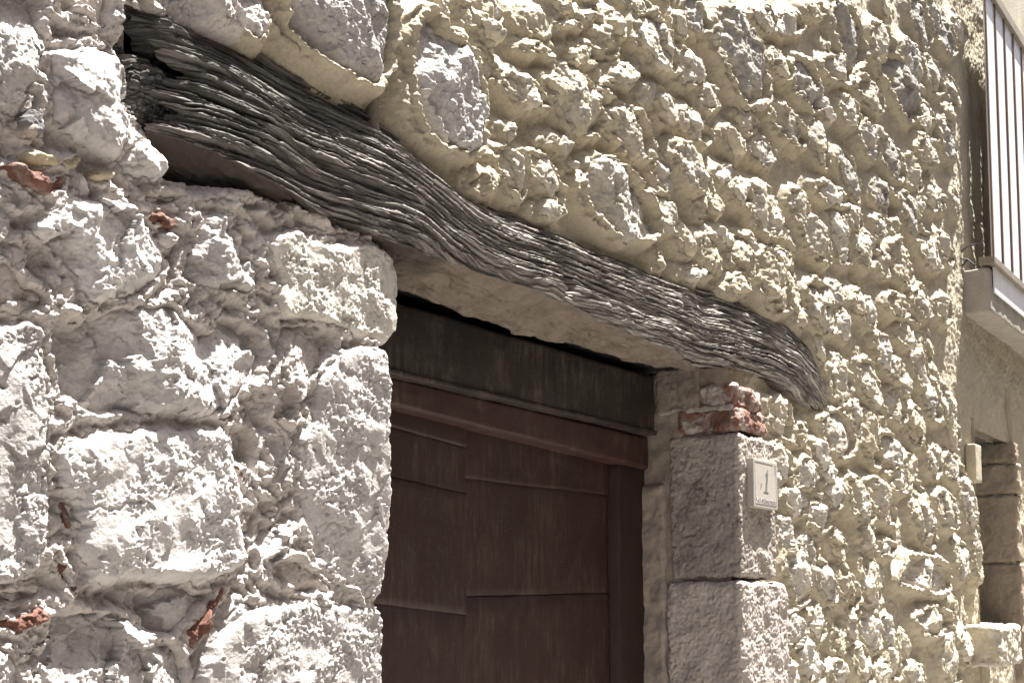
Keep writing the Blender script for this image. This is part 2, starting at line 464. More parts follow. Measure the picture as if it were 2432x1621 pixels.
def zu(X): return np.interp(X, LU[:, 0], LU[:, 1])
XJR = wx(1690, 1100)[0]        # front corner of the right jamb
XJL = wx(886, 1100)[0]         # front corner of the left jamb
XN0 = wx(2266, 1250)[0]; XN1 = wx(2345, 1250)[0]      # the niche further along
ZN1 = wx(2266, 985)[1]; ZN0 = wx(2300, 1440)[1]
Z0, Z1 = 0.2, 4.9
XW0, XW1 = 0.45, 9.2

# ---------------------------------------------------------------- stones of the wall: traced outlines, metres on the wall
STONES = []     # dict(poly, H, style, mat, seed, name)
def S(zone, pts, style='rough', mat=None, H=0.004, name='stone', r=0.02, E=0.035, ch=1, lev=None, jit=0.006):
    STONES.append(dict(poly=wall(zone, pts), H=H, style=style, mat=mat, name=name, r=r, E=E if style == 'rubble' else E * 0.8, ch=ch, seed=len(STONES) + 1, lev=lev, jit=jit))

# left pier and reveal of big limestone blocks
S('A', [(-220, -120), (245, -120), (240, 10), (222, 120), (208, 215), (165, 335), (130, 400), (105, 500), (50, 570), (15, 590), (-220, 560)], 'rough', M_PALE, 0.012)
S('A', [(245, -110), (525, -110), (530, 60), (528, 130), (505, 165), (420, 120), (340, 95), (262, 45)], 'smooth', M_PINK, 0.0)
S('A', [(222, 70), (300, 80), (400, 125), (500, 172), (490, 196), (380, 190), (225, 215), (212, 150)], 'rough', M_MORT_L, -0.014)
S('A', [(560, -90), (715, -90), (712, 30), (690, 80), (640, 112), (590, 70), (545, 50)], 'rough', M_PINK, -0.008)
S('A', [(540, 95), (590, 75), (628, 125), (620, 182), (562, 168), (543, 130)], 'rough', M_PINK, -0.012)
S('A', [(225, 235), (300, 215), (450, 200), (520, 235), (560, 290), (590, 350), (592, 420), (560, 490), (585, 600), (560, 700), (530, 745), (480, 735), (390, 680), (310, 640), (235, 575), (215, 450), (220, 330)], 'smooth', M_WHITE, 0.03, r=0.03, E=0.05)
S('A', [(575, 650), (650, 635), (690, 665), (750, 720), (778, 765), (770, 800), (700, 850), (640, 830), (555, 800), (545, 730)], 'smooth', M_WHITE, 0.015, r=0.02, E=0.05)
S('A', [(140, 390), (207, 398), (200, 500), (185, 600), (165, 640), (90, 590), (85, 540), (130, 470)], 'smooth', M_SLATE, 0.006, r=0.008)
S('A', [(150, 345), (205, 335), (212, 372), (160, 384)], 'rough', M_BRICK, 0.0, name='brick', r=0.006)
S('A', [(76, 570), (150, 545), (172, 620), (130, 655), (70, 635)], 'rough', M_JAMB, 0.008, r=0.01)
S('A', [(98, 690), (180, 702), (250, 735), (368, 728), (352, 772), (270, 787), (180, 772), (108, 742)], 'rough', M_TILE, 0.018, name='brick', r=0.008)
S('A', [(16, 755), (60, 748), (110, 808), (200, 822), (310, 812), (318, 872), (250, 902), (160, 892), (90, 852), (36, 805)], 'rough', M_BRICK, 0.02, name='brick', r=0.008)
S('A', [(400, 788), (450, 765), (520, 790), (512, 840), (450, 852), (408, 822)], 'rough', M_TILE, 0.012, r=0.012)
S('A', [(150, 1030), (240, 950), (310, 890), (420, 905), (530, 920), (600, 950), (640, 1020), (700, 1090), (760, 1150), (780, 1220), (762, 1275), (630, 1385), (600, 1400), (500, 1365), (430, 1432), (370, 1360), (330, 1270), (200, 1120), (106, 1072)], 'rough', M_WHITE, 0.016, r=0.025)
S('A', [(600, 920), (700, 960), (860, 1030), (872, 1062), (780, 1062), (680, 1012), (608, 952)], 'rough', M_BRICK, 0.008, name='brick', r=0.008)
S('A', [(618, 884), (760, 868), (862, 880), (866, 940), (800, 962), (720, 958), (640, 930)], 'rough', M_PINK, -0.006)
S('A', [(880, 905), (1000, 888), (1180, 898), (1222, 930), (1212, 990), (1120, 982), (1060, 942), (940, 952)], 'rough', M_PINK, -0.008)
S('A', [(930, 960), (1050, 982), (1066, 1050), (1110, 1100), (1160, 1180), (1230, 1240), (1180, 1330), (1100, 1370), (940, 1335), (850, 1335), (818, 1270), (850, 1150), (915, 1050)], 'rough', M_PALE, 0.012, r=0.025)
S('A', [(1230, 985), (1310, 958), (1332, 1000), (1275, 1038), (1235, 1032)], 'rough', M_PINK, -0.004, r=0.01)
S('D', [(612, 560), (650, 516), (700, 548), (760, 560), (850, 554), (905, 578), (922, 620), (919, 700), (916, 770), (886, 799), (800, 772), (720, 736), (642, 726), (626, 690), (640, 640), (618, 600)], 'dressed', M_MOSSY, 0.014, r=0.014)
S('D', [(667, 465), (740, 478), (772, 520), (850, 538), (855, 550), (760, 556), (690, 545), (662, 510)], 'rough', M_PINK, -0.002, r=0.014)
S('D', [(588, 652), (625, 648), (641, 672), (636, 712), (600, 702), (583, 680)], 'rough', M_PINK, 0.0, r=0.012)
S('D', [(642, 745), (690, 735), (760, 745), (786, 775), (770, 820), (722, 862), (712, 900), (682, 930), (707, 962), (700, 986), (660, 992), (614, 966), (640, 900), (622, 880), (647, 820)], 'rough', M_PINK, 0.002, r=0.018)
S('D', [(800, 790), (874, 800), (881, 860), (886, 950), (881, 1000), (891, 1100), (887, 1250), (889, 1330), (880, 1376), (840, 1382), (770, 1330), (715, 1270), (690, 1200), (690, 1130), (680, 1040), (690, 992), (722, 950), (727, 880), (752, 830)], 'dressed', M_PALE, 0.012, r=0.013)
S('D', [(505, 1440), (560, 1402), (610, 1388), (700, 1380), (800, 1386), (876, 1388), (889, 1408), (889, 1500), (889, 1680), (440, 1680), (452, 1530), (480, 1470)], 'dressed', M_PALE, 0.012, r=0.013)
S('D', [(140, 1005), (250, 986), (390, 975), (512, 985), (522, 1040), (537, 1090), (550, 1160), (554, 1270), (546, 1312), (506, 1332), (430, 1342), (300, 1332), (240, 1347), (190, 1332), (168, 1250), (165, 1150), (122, 1100), (112, 1040)], 'dressed', M_WHITE, 0.022, r=0.02, E=0.045)
S('D', [(-90, 742), (60, 736), (95, 760), (101, 830), (106, 900), (109, 1000), (113, 1100), (106, 1160), (96, 1280), (80, 1322), (30, 1347), (-90, 1342)], 'dressed', M_PALE, 0.014, r=0.013)
S('D', [(-70, 590), (0, 588), (60, 625), (112, 668), (116, 700), (100, 728), (40, 724), (-70, 712)], 'rough', M_PINK, 0.006, r=0.016)
S('D', [(-60, 470), (10, 478), (18, 520), (6, 575), (-60, 575)], 'rough', M_PALE, 0.004, r=0.016)
S('D', [(128, 700), (220, 712), (300, 690), (400, 692), (440, 730), (480, 752), (520, 712), (602, 742), (634, 800), (604, 878), (560, 905), (520, 952), (440, 966), (400, 950), (300, 962), (180, 962), (140, 900), (112, 820), (107, 750)], 'rough', M_WHITE, 0.014, r=0.022)
S('D', [(620, 986), (660, 985), (673, 1050), (669, 1130), (650, 1152), (625, 1080), (608, 1020)], 'rough', M_PALE, -0.004, r=0.012)
S('D', [(600, 1282), (650, 1215), (692, 1199), (672, 1240), (640, 1266), (610, 1292)], 'smooth', M_WHITE, 0.006, r=0.008)
S('D', [(620, 1282), (680, 1265), (722, 1300), (782, 1340), (770, 1372), (700, 1372), (640, 1342), (613, 1312)], 'rough', M_PINK, -0.006, r=0.016)
S('D', [(280, 1352), (360, 1342), (440, 1345), (500, 1345), (492, 1372), (440, 1422), (400, 1462), (340, 1472), (285, 1402)], 'smooth', M_PALE, 0.0, r=0.016)
S('D', [(120, 1382), (260, 1385), (330, 1444), (420, 1472), (440, 1530), (420, 1680), (60, 1680), (90, 1520), (108, 1450)], 'rough', M_PALE, 0.006, r=0.02)
S('D', [(-60, 1420), (60, 1410), (75, 1394), (112, 1400), (106, 1426), (66, 1452), (-60, 1458)], 'rough', M_BRICK, 0.012, name='brick', r=0.008)
S('D', [(-60, 1472), (40, 1480), (62, 1530), (50, 1680), (-60, 1680)], 'rough', M_PALE, 0.0, r=0.016)
S('D', [(133, 1150), (160, 1148), (166, 1210), (150, 1227), (138, 1190)], 'rough', M_BRICK, 0.006, name='brick', r=0.006)
S('D', [(104, 1250), (126, 1250), (162, 1310), (177, 1362), (155, 1372), (123, 1322)], 'rough', M_BRICK, 0.006, name='brick', r=0.006)
S('D', [(540, 1060), (556, 1066), (570, 1110), (560, 1124), (546, 1100)], 'rough', M_BRICK, 0.002, name='brick', r=0.006)
S('D', [(425, 1440), (455, 1410), (505, 1345), (520, 1352), (500, 1400), (440, 1500), (424, 1480)], 'rough', M_BRICK, 0.004, name='brick', r=0.008)
S('D', [(500, 1160), (560, 1150), (612, 1170), (600, 1220), (572, 1250), (560, 1200)], 'rough', M_PINK, -0.01, r=0.012)
S('D', [(520, 1400), (560, 1370), (610, 1372), (600, 1392), (552, 1424), (500, 1462)], 'rough', M_PALE, -0.004, r=0.012)
S('D', [(100, 880), (135, 905), (170, 968), (150, 985), (112, 985), (106, 930)], 'rough', M_MORT_L, -0.006, r=0.012)
S('D', [(0, 1345), (60, 1340), (96, 1352), (90, 1385), (40, 1400), (-40, 1400), (-40, 1350)], 'rough', M_PINK, -0.012, r=0.012)
S('D', [(520, 960), (600, 975), (606, 1040), (590, 1110), (556, 1090), (530, 1030)], 'rough', M_MORT_L, -0.016, r=0.014)
S('D', [(572, 1110), (640, 1150), (662, 1170), (640, 1200), (590, 1180)], 'rough', M_MORT_L, -0.010, r=0.012)
S('D', [(230, 1090), (232, 1091), (233, 1090)], 'rough', M_PALE, -0.2) if False else None
# big rubble stones above the lintel
S('D', [(508, -70), (640, -70), (630, 50), (612, 92), (596, 108), (540, 72), (513, 40)], 'rubble', M_PALE, 0.008, r=0.03)
S('D', [(646, -70), (905, -70), (913, 80), (906, 150), (872, 205), (845, 208), (800, 186), (740, 150), (682, 102), (652, 60)], 'rubble', M_PALE, 0.022, r=0.03, E=0.05)
S('B', [(330, 120), (350, 80), (410, 20), (465, 40), (490, 130), (560, 170), (640, 260), (650, 400), (682, 520), (655, 600), (660, 690), (600, 740), (540, 690), (450, 680), (385, 600), (335, 480), (320, 300)], 'rubble', M_PALE, 0.018, r=0.03, E=0.045)

rr = random.Random(11)
def blob(zone, cx, cy, hw, hh, tilt=0, mat=None, H=None, style='rubble', nv=11):
    if zone in 'BCF' and hh > hw: tilt = tilt * 1.25 - 6; hw *= 0.88; hh *= 1.13
    t = math.radians(tilt); pts = []
    ph = rr.random() * 6.28
    e = rr.uniform(2.0, 3.4)
    for i in range(nv):
        a = 2 * math.pi * i / nv + rr.uniform(-0.16, 0.16)
        k = (abs(math.cos(a)) ** e + abs(math.sin(a)) ** e) ** (-1 / e) * rr.uniform(0.82, 1.12)
        x, y = 0.98 * hw * k * math.cos(a), 1.0 * hh * k * math.sin(a)
        pts.append((cx + x * math.cos(t) - y * math.sin(t), cy + x * math.sin(t) + y * math.cos(t)))
    if mat is None: mat = rr.choice([M_RUB, M_RUB, M_PALE2, M_BUFF, M_RUB])
    S(zone, pts, style, mat, rr.uniform(-0.016, 0.003) + (0.008 if hw * hh > 8000 else 0) if H is None else H, r=rr.uniform(0.010, 0.020), E=rr.uniform(0.020, 0.032), jit=0.010)

BL = [(700, 130, 46, 66, -20), (870, 410, 78, 125, -32), (700, 290, 60, 90, -20), (930, 92, 66, 70, -10), (1060, 112, 62, 28, 12), (955, 222, 72, 38, 14),
      (1130, 245, 74, 58, 0), (1252, 190, 42, 66, -14), (1110, 470, 112, 175, -20), (1355, 600, 102, 135, -15), (1310, 345, 80, 58, 0), (1468, 200, 84, 150, -14),
      (810, 785, 66, 120, -14), (952, 800, 60, 135, -22), (800, 598, 22, 30, 0), (985, 645, 30, 30, 0), (1052, 662, 40, 48, -20), (1298, 935, 160, 205, -20),
      (1102, 752, 20, 28, 0), (1402, 842, 40, 52, -20), (1440, 425, 62, 58, -25), (1512, 480, 36, 80, -14), (1242, 425, 30, 54, -30), (1520, 800, 40, 90, -8),
      (1515, 960, 60, 100, -12), (680, 835, 72, 62, 10), (982, 965, 48, 46, 0), (1150, 62, 44, 32, 0), (1290, 108, 32, 66, -12), (335, 190, 26, 26, 0),
      (1500, 1195, 26, 44, 0), (620, 60, 46, 60, -10), (760, 40, 36, 60, -10), (1040, 30, 40, 50, 0), (1400, 20, 40, 60, -10), (560, 160, 30, 50, -24)]
CL = [(100, 60, 52, 95, -14, 1), (305, 280, 98, 225, -11, 1), (60, 315, 62, 92, -14), (172, 150, 16, 46, 0), (400, 85, 60, 72, -28), (520, 105, 72, 62, -20), (470, 292, 46, 84, -20),
      (602, 375, 58, 140, -14, 1), (150, 450, 44, 62, -10), (785, 150, 74, 165, -9, 1), (640, 40, 50, 42, 0), (740, 315, 90, 58, 30), (512, 570, 62, 125, -25), (330, 555, 46, 62, -12),
      (100, 580, 58, 95, -25), (270, 645, 52, 70, -12), (400, 695, 62, 70, -28), (220, 792, 52, 48, 0), (60, 765, 60, 135, -18), (660, 650, 42, 120, -8), (690, 500, 26, 62, -10),
      (790, 515, 42, 72, -10), (880, 430, 48, 92, -24), (942, 180, 58, 82, -10), (1020, 385, 66, 190, -14, 1), (1090, 290, 48, 122, -14, 1), (1182, 345, 36, 92, -8), (1122, 90, 40, 122, -10, 1),
      (1182, 90, 28, 105, -10, 1), (1232, 175, 38, 92, -10, 1), (1290, 130, 34, 60, -10), (880, 645, 40, 82, -10, 1), (800, 795, 44, 122, -10, 1), (1000, 735, 46, 100, -10, 1), (932, 650, 22, 70, 0),
      (1090, 785, 40, 90, -8), (1142, 692, 38, 72, -10), (1162, 562, 44, 92, -10), (1250, 640, 34, 92, -6, 1), (720, 892, 46, 86, -36), (962, 915, 56, 110, -20, 1), (1070, 990, 34, 112, -8, 1),
      (290, 880, 50, 72, -10), (408, 965, 70, 125, -14), (568, 950, 48, 82, -14), (632, 1092, 58, 122, -14), (170, 930, 30, 62, 0), (762, 1095, 50, 130, -9), (822, 1002, 38, 60, -10),
      (872, 1142, 58, 90, -12), (1022, 1195, 48, 108, -8), (1160, 1140, 52, 98, -14), (1232, 1140, 34, 92, -10), (962, 1215, 42, 60, -10), (290, 1165, 58, 100, -14), (150, 1165, 48, 112, -10),
      (332, 1120, 20, 50, -10), (200, 1082, 62, 36, 26), (436, 1290, 66, 150, -10), (540, 1310, 28, 140, 0), (472, 1180, 62, 34, 28), (662, 1405, 68, 120, -9), (570, 1462, 30, 52, 0),
      (742, 1345, 32, 56, -10), (830, 1385, 26, 62, 0), (880, 1435, 30, 62, -6), (1000, 1402, 52, 66, -30), (1122, 1390, 48, 72, -10), (1222, 1420, 42, 72, -8), (1062, 1530, 58, 62, 0),
      (770, 1490, 38, 62, -6), (280, 1302, 60, 52, -28), (75, 1262, 52, 44, 0), (1120, 930, 22, 44, 0), (1170, 905, 24, 62, 0), (1222, 925, 20, 52, 0), (1282, 905, 18, 72, 0), (40, 1100, 30, 90, -10), (110, 940, 22, 66, 0),
      (30, 560, 26, 60, -10), (20, 120, 30, 60, -10), (1010, 1040, 30, 50, 0), (930, 1040, 26, 50, 0), (1270, 420, 30, 80, -8), (1255, 520, 22, 50, 0)]
FL = [(758, 172, 62, 112, -6), (882, 182, 48, 112, -6), (942, 50, 32, 96, -6), (1010, 295, 56, 84, -14), (738, 425, 74, 105, -10), (892, 440, 44, 122, -6), (980, 500, 48, 80, -8), (1162, 245, 44, 112, -8, 1),
      (1112, 60, 46, 122, -8), (1242, 290, 34, 92, -6), (1100, 385, 30, 82, 0), (1272, 420, 34, 80, -6), (488, 355, 58, 92, -6), (482, 545, 52, 82, -8), (592, 610, 58, 72, 0), (660, 520, 30, 72, -8), (560, 420, 60, 60, 0, 2),
      (842, 745, 46, 112, -10), (942, 742, 54, 122, -18), (1082, 585, 34, 62, 0), (1192, 552, 38, 72, -6), (1282, 592, 46, 82, -14), (1132, 795, 48, 140, -8), (1242, 782, 46, 92, -8), (560, 740, 60, 70, 0), (655, 800, 56, 72, 0),
      (715, 690, 46, 80, -8), (560, 1075, 58, 142, -4), (690, 1105, 42, 92, -6), (782, 1130, 54, 112, -14), (892, 1100, 42, 148, -4), (1140, 1070, 128, 92, 10), (962, 952, 52, 40, 0), (872, 880, 38, 60, -10), (900, 1335, 58, 92, -6),
      (982, 1335, 38, 72, 0), (1180, 1280, 88, 76, 0), (642, 1490, 48, 92, -6), (752, 1385, 30, 62, 0), (808, 1310, 26, 62, 0), (1002, 1480, 40, 82, 0), (1102, 1535, 48, 60, 0), (1262, 1445, 46, 122, 0), (1322, 1400, 28, 82, 0),
      (1370, 960, 20, 150, 0), (1352, 800, 22, 90, 0), (1310, 1010, 26, 90, 0), (740, 930, 40, 80, -10), (620, 950, 50, 80, 0), (510, 890, 40, 90, 0), (540, 1330, 50, 90, 0), (650, 1300, 40, 80, 0), (590, 1460, 40, 90, 0), (520, 1530, 40, 70, 0),
      (1000, 130, 34, 60, 0), (1050, 200, 26, 60, 0), (830, 330, 30, 60, 0), (700, 610, 34, 50, 0), (1010, 640, 36, 60, -10), (1330, 700, 24, 80, 0), (450, 660, 36, 60, 0), (860, 1490, 40, 80, -10), (940, 1530, 36, 60, 0), (740, 1530, 40, 60, 0)]
for L, zn in ((BL, 'B'), (CL, 'C'), (FL, 'F')):
    for it in L:
        m = None
        if zn == 'F' and it[0] < 730 and it[1] > 480: m = M_PALE2
        if len(it) > 5: m = M_GREY if it[5] == 1 else M_BUFF
        blob(zn, *it[:5], mat=m)

# ---------------------------------------------------------------- distance fields on a 4 mm map of the wall
RS = 0.004
gx = np.arange(XW0, XW1, RS); gz = np.arange(Z0, Z1, RS)
FIL = np.zeros((len(gx), len(gz)), np.float32)       # how far the pointing is drawn up by the stones next to it
INS = np.full((len(gx), len(gz)), -0.12, np.float32)  # signed distance into the nearest stone

def chaikin(p, n):
    for _ in range(n):
        q = np.roll(p, -1, 0)
        p = np.stack([0.8 * p + 0.2 * q, 0.2 * p + 0.8 * q], 1).reshape(-1, 2)
    return p
def sdf(px, pz, poly):
    d = np.full(px.shape, 1e9); ins = np.zeros(px.shape, bool)
    n = len(poly)
    for i in range(n):
        ax, az = poly[i]; bx, bz = poly[(i + 1) % n]
        ex, ez = bx - ax, bz - az
        wx_, wz_ = px - ax, pz - az
        t = np.clip((wx_ * ex + wz_ * ez) / (ex * ex + ez * ez + 1e-12), 0, 1)
        d = np.minimum(d, (wx_ - ex * t) ** 2 + (wz_ - ez * t) ** 2)
        c = ((az > pz) != (bz > pz))
        with np.errstate(divide='ignore', invalid='ignore'):
            xi = ax + (pz - az) / (bz - az) * ex
        ins ^= c & (px < xi)
    d = np.sqrt(d)
    return np.where(ins, d, -d)
def stone_d(st, X, Z):
    j = st['jit']; s = st['seed']
    wxn = j * fbm(X / 0.035, Z / 0.035, 3, s) ; wzn = j * fbm(X / 0.035 + 9.3, Z / 0.035 + 4.1, 3, s + 7)
    return sdf(X + wxn, Z + wzn, st['sp'])
def left_part(X, Z):           # old lime mortar of the pier; buff pointing elsewhere
    wob = 0.05 * fbm(X / 0.15, Z / 0.15, 3, 19)
    return np.where(Z < zt(X) - 0.06, X < 2.4, X + wob < 1.50)
def left_weight(X, Z):
    wob = 0.05 * fbm(X / 0.15, Z / 0.15, 3, 19)
    return np.where(Z < zt(X) - 0.06, (X < 2.4) * 1.0, sstep(1.56, 1.44, X + wob))
def raster(st):
    st['sp'] = chaikin(st['poly'], st['ch'])
    lo = st['sp'].min(0) - 0.10; hi = st['sp'].max(0) + 0.10
    i0, i1 = np.searchsorted(gx, [lo[0], hi[0]]); k0, k1 = np.searchsorted(gz, [lo[1], hi[1]])
    if i1 - i0 < 2 or k1 - k0 < 2: return
    X, Z = np.meshgrid(gx[i0:i1], gz[k0:k1], indexing='ij')
    d = stone_d(st, X, Z)
    INS[i0:i1, k0:k1] = np.maximum(INS[i0:i1, k0:k1], d)
    out = np.maximum(-d, 0)
    lam = 0.017 if st['style'] == 'rubble' else 0.012
    lev = st['H'] - 0.006 + 0.050 if st['style'] == 'rubble' else 0.022
    f = lev * np.exp(-(out / lam) ** 1.15)
    if st['style'] == 'rubble':
        d2 = sdf(X + 0.030, Z + 0.006, st['sp'])
        f = np.maximum(f, 0.80 * lev * np.exp(-(np.maximum(-d2, 0) / 0.020) ** 1.15))
    FIL[i0:i1, k0:k1] = np.maximum(FIL[i0:i1, k0:k1], f)
for st in STONES: raster(st)
# smaller rubble packed into the gaps the traced stones leave
def bil(A, X, Z):
    fx = np.clip((X - XW0) / RS, 0, len(gx) - 1.001); fz = np.clip((Z - Z0) / RS, 0, len(gz) - 1.001)
    i = fx.astype(int); k = fz.astype(int); u = fx - i; v = fz - k
    return (A[i, k] * (1 - u) + A[i + 1, k] * u) * (1 - v) + (A[i, k + 1] * (1 - u) + A[i + 1, k + 1] * u) * v
def lintel_d(X, Z):
    inx = (X > 1.25) & (X < LT[-2, 0] + 0.01)
    return np.where(inx, np.minimum(zt(X) - Z, Z - zb(X)), -1)
tries = 0
while len(STONES) < 262 and tries < 6000:
    tries += 1
    px, py = rr.uniform(560, 2500), rr.uniform(-60, 1680)
    x, z = unp(px, py); x = float(x); z = float(z)
    if not (XW0 + .1 < x < 7.6 and Z0 + .1 < z < Z1 - .1): continue
    if z < zt(x) + 0.03 and x < XJR + 0.25: continue
    if XN0 - 0.06 < x < XN1 + 0.1 and z < ZN1 + 0.25: continue
    if 5.9 < x and 2.2 < z: continue
    dd = -float(bil(INS, np.array(x), np.array(z)))
    if float(lintel_d(np.array(x), np.array(z))) > -0.02: continue
    rad = min(dd - 0.004, 0.05)
    if rad < 0.016: continue
    pts = []
    e = rr.uniform(0.6, 1.0)
    for i in range(9):
        a = 6.283 * i / 9 + rr.uniform(-.2, .2); k = rr.uniform(0.75, 1.15)
        dz0 = rad * 1.25 * k * math.sin(a)
        pts.append((x + rad * (0.6 + 0.5 * e) * k * math.cos(a) - 0.55 * dz0, z + dz0))
    STONES.append(dict(poly=np.array(pts), H=rr.uniform(-0.028, -0.012), style='rubble', mat=rr.choice([M_RUB, M_BUFF, M_BUFF, M_RUB]), name='stone', r=0.012, E=0.022, ch=1,
                       seed=len(STONES) + 1, lev=None, jit=0.005))
    raster(STONES[-1])

tries = 0; nchip = 0
while nchip < 34 and tries < 4000:
    tries += 1
    px, py = rr.uniform(-20, 920), rr.uniform(430, 1640)
    x, z = unp(px, py); x = float(x); z = float(z)
    if z > zd(x) - 0.015 or x > XJL - 0.03: continue
    dd = -float(bil(INS, np.array(x), np.array(z)))
    rad = min(dd + 0.002, 0.035)
    if rad < 0.011: continue
    rot = rr.uniform(0, 3.14); e = rr.uniform(0.45, 0.9); pts = []
    for i in range(7):
        a = 6.283 * i / 7 + rr.uniform(-.25, .25); k = rr.uniform(0.75, 1.2) * rad * 1.15
        u_, v_ = k * math.cos(a), k * e * math.sin(a)
        pts.append((x + u_ * math.cos(rot) - v_ * math.sin(rot), z + u_ * math.sin(rot) + v_ * math.cos(rot)))
    STONES.append(dict(poly=np.array(pts), H=rr.uniform(-0.014, 0.004), style=rr.choice(['rough', 'smooth']), mat=rr.choice([M_PALE, M_PINK, M_WHITE, M_PINK]), name='stone', r=0.009, E=0.022, ch=1,
                       seed=len(STONES) + 1, lev=None, jit=0.005))
    raster(STONES[-1]); nchip += 1

def mortar_h(X, Z):
    L = left_weight(X, Z)
    ins = bil(INS, X, Z); fil = bil(FIL, X, Z)
    wX = X + 0.012 * fbm(X / .04, Z / .04, 3, 15); wZ = Z + 0.012 * fbm(X / .04 + 5, Z / .04, 3, 16)
    hl = -0.021 + 0.011 * fbm(X / 0.10, Z / 0.10, 3, 3) + 0.006 * facet(wX / 0.05, wZ / 0.05, 5, 1.2) + 0.0022 * facet(wX / 0.016, wZ / 0.016, 6, 1.3) + 0.0045 * fbm(X / 0.02, Z / 0.02, 4, 5, 0.7)
    hr = -0.051 + 0.008 * fbm(X / 0.16, Z / 0.16, 3, 4) + 0.003 * fbm(X / 0.04, Z / 0.04, 3, 6)
    rough = np.clip(fil / 0.04, 0, 1)
    hr = hr + 0.0028 * fbm(X / 0.018, Z / 0.018, 4, 22, 0.65) + (0.003 + 0.008 * rough) * (ridged(X / 0.07 + 0.6 * fbm(X / .1, Z / .1, 2, 8), Z / 0.05, 2, 12) - 1.0) * rough + 0.0016 * rough * fbm(X / 0.010, Z / 0.010, 2, 21)
    h = hl * L + hr * (1 - L) + fil
    h = h - 2.0 * np.maximum(ins - 0.006, 0)
    return np.maximum(h, -0.11)

def stone_h(st, X, Z, d):
    s = st['seed']; rs = np.random.RandomState(s * 17 + 3)
    c = st['sp'].mean(0); ext = st['sp'].max(0) - st['sp'].min(0)
    sty = st['style']; H = st['H']
    x = X - c[0]; z = Z - c[1]
    ksl, nk = {'rough': (0.28, 5), 'dressed': (0.05, 3), 'rubble': (0.42, 5), 'smooth': (0.34, 5)}[sty]
    w = 0.35 * float(min(ext))
    cut = np.full(X.shape, 0.0)
    for k in range(nk):
        a = rs.rand() * 6.283; o = rs.uniform(0.15, 1.0) * w; sl = ksl * rs.uniform(0.35, 1.2)
        wob = 0.012 * perlin(X / 0.05, Z / 0.05, s + k)
        cut = np.maximum(cut, (x * math.cos(a) + z * math.sin(a) - o + wob) * sl)
    cut = np.minimum(cut, 0.045)
    tilt = (x * rs.uniform(-.08, .08) + z * rs.uniform(-.10, .06))
    h = H - cut + np.clip(tilt, -0.015, 0.015)
    f1 = fbm(X / 0.075, Z / 0.075, 2, s + 1)
    wX = X + 0.010 * fbm(X / .03, Z / .03, 3, s + 31); wZ = Z + 0.010 * fbm(X / .03 + 7, Z / .03 + 3, 3, s + 32)
    if sty == 'rough':
        chip = 0.35 + 0.65 * sstep(-0.1, 0.4, fbm(X / 0.12, Z / 0.12, 2, s + 4))
        h += 0.008 * f1 + 0.012 * facet(wX / 0.085, wZ / 0.085, s, 1.3) + chip * 0.0046 * facet(wX / 0.030, wZ / 0.030, s + 1, 1.4)
        h += 0.0021 * fbm(X / 0.018, Z / 0.018, 4, s + 2, 0.62) + 0.0006 * perlin(X / 0.005, Z / 0.005, s + 8)
    elif sty == 'dressed':
        pk = sstep(-0.35, 0.25, fbm(X / 0.10, Z / 0.10, 2, s + 9))
        h += 0.005 * f1 + 0.003 * facet(wX / 0.05, wZ / 0.05, s, 1.2) + pk * 0.0013 * facet(wX / 0.009, wZ / 0.011, s + 1, 1.5)
        h += (0.25 + 0.75 * pk) * 0.0015 * fbm(X / 0.012, Z / 0.015, 4, s + 2, 0.72)
        h -= 0.010 * np.clip(fbm(X / .020, Z / .022, 2, s + 6) - 0.5, 0, 1)
    elif sty == 'smooth':
        h += 0.005 * f1 + 0.010 * facet(wX / 0.08, wZ / 0.08, s, 1.4) + 0.0022 * fbm(X / 0.025, Z / 0.025, 4, s + 2, 0.62) + 0.0006 * fbm(X / 0.007, Z / 0.007, 2, s + 8)
    else:
        h += 0.004 * f1 + 0.010 * facet(wX / 0.12, wZ / 0.09, s, 1.3) + 0.0019 * facet(wX / 0.022, wZ / 0.022, s + 1, 1.5)
        h += 0.0021 * fbm(X / 0.016, Z / 0.016, 4, s + 2, 0.72)
        h -= 0.008 * np.clip(fbm(X / .06, Z / .06, 2, s + 6) - 0.35, 0, 1)
    r = st['r'] * (1 + 0.5 * perlin(X / .05, Z / .05, s + 3))
    e = np.clip(d / np.maximum(r, 0.003), 0, 1)
    edge = 1 - np.sqrt(np.maximum(1 - (1 - e) ** 2, 0))
    h = h - st['E'] * edge - 2.2 * np.maximum(-d, 0)
    return h

# ---------------------------------------------------------------- the wall itself
facade = thing('stone_wall', 'old house wall of rough limestone blocks and rubble set in buff mortar around a doorway', 'wall')
door_cut = lambda X, Z: (X > XJL - 0.02) & (X < XJR + 0.03) & (Z < 0.5 * (zt(X) + zb(X)))
niche_cut = lambda X, Z: (X > XN0) & (X < XN1) & (Z < ZN1) & (Z > ZN0)

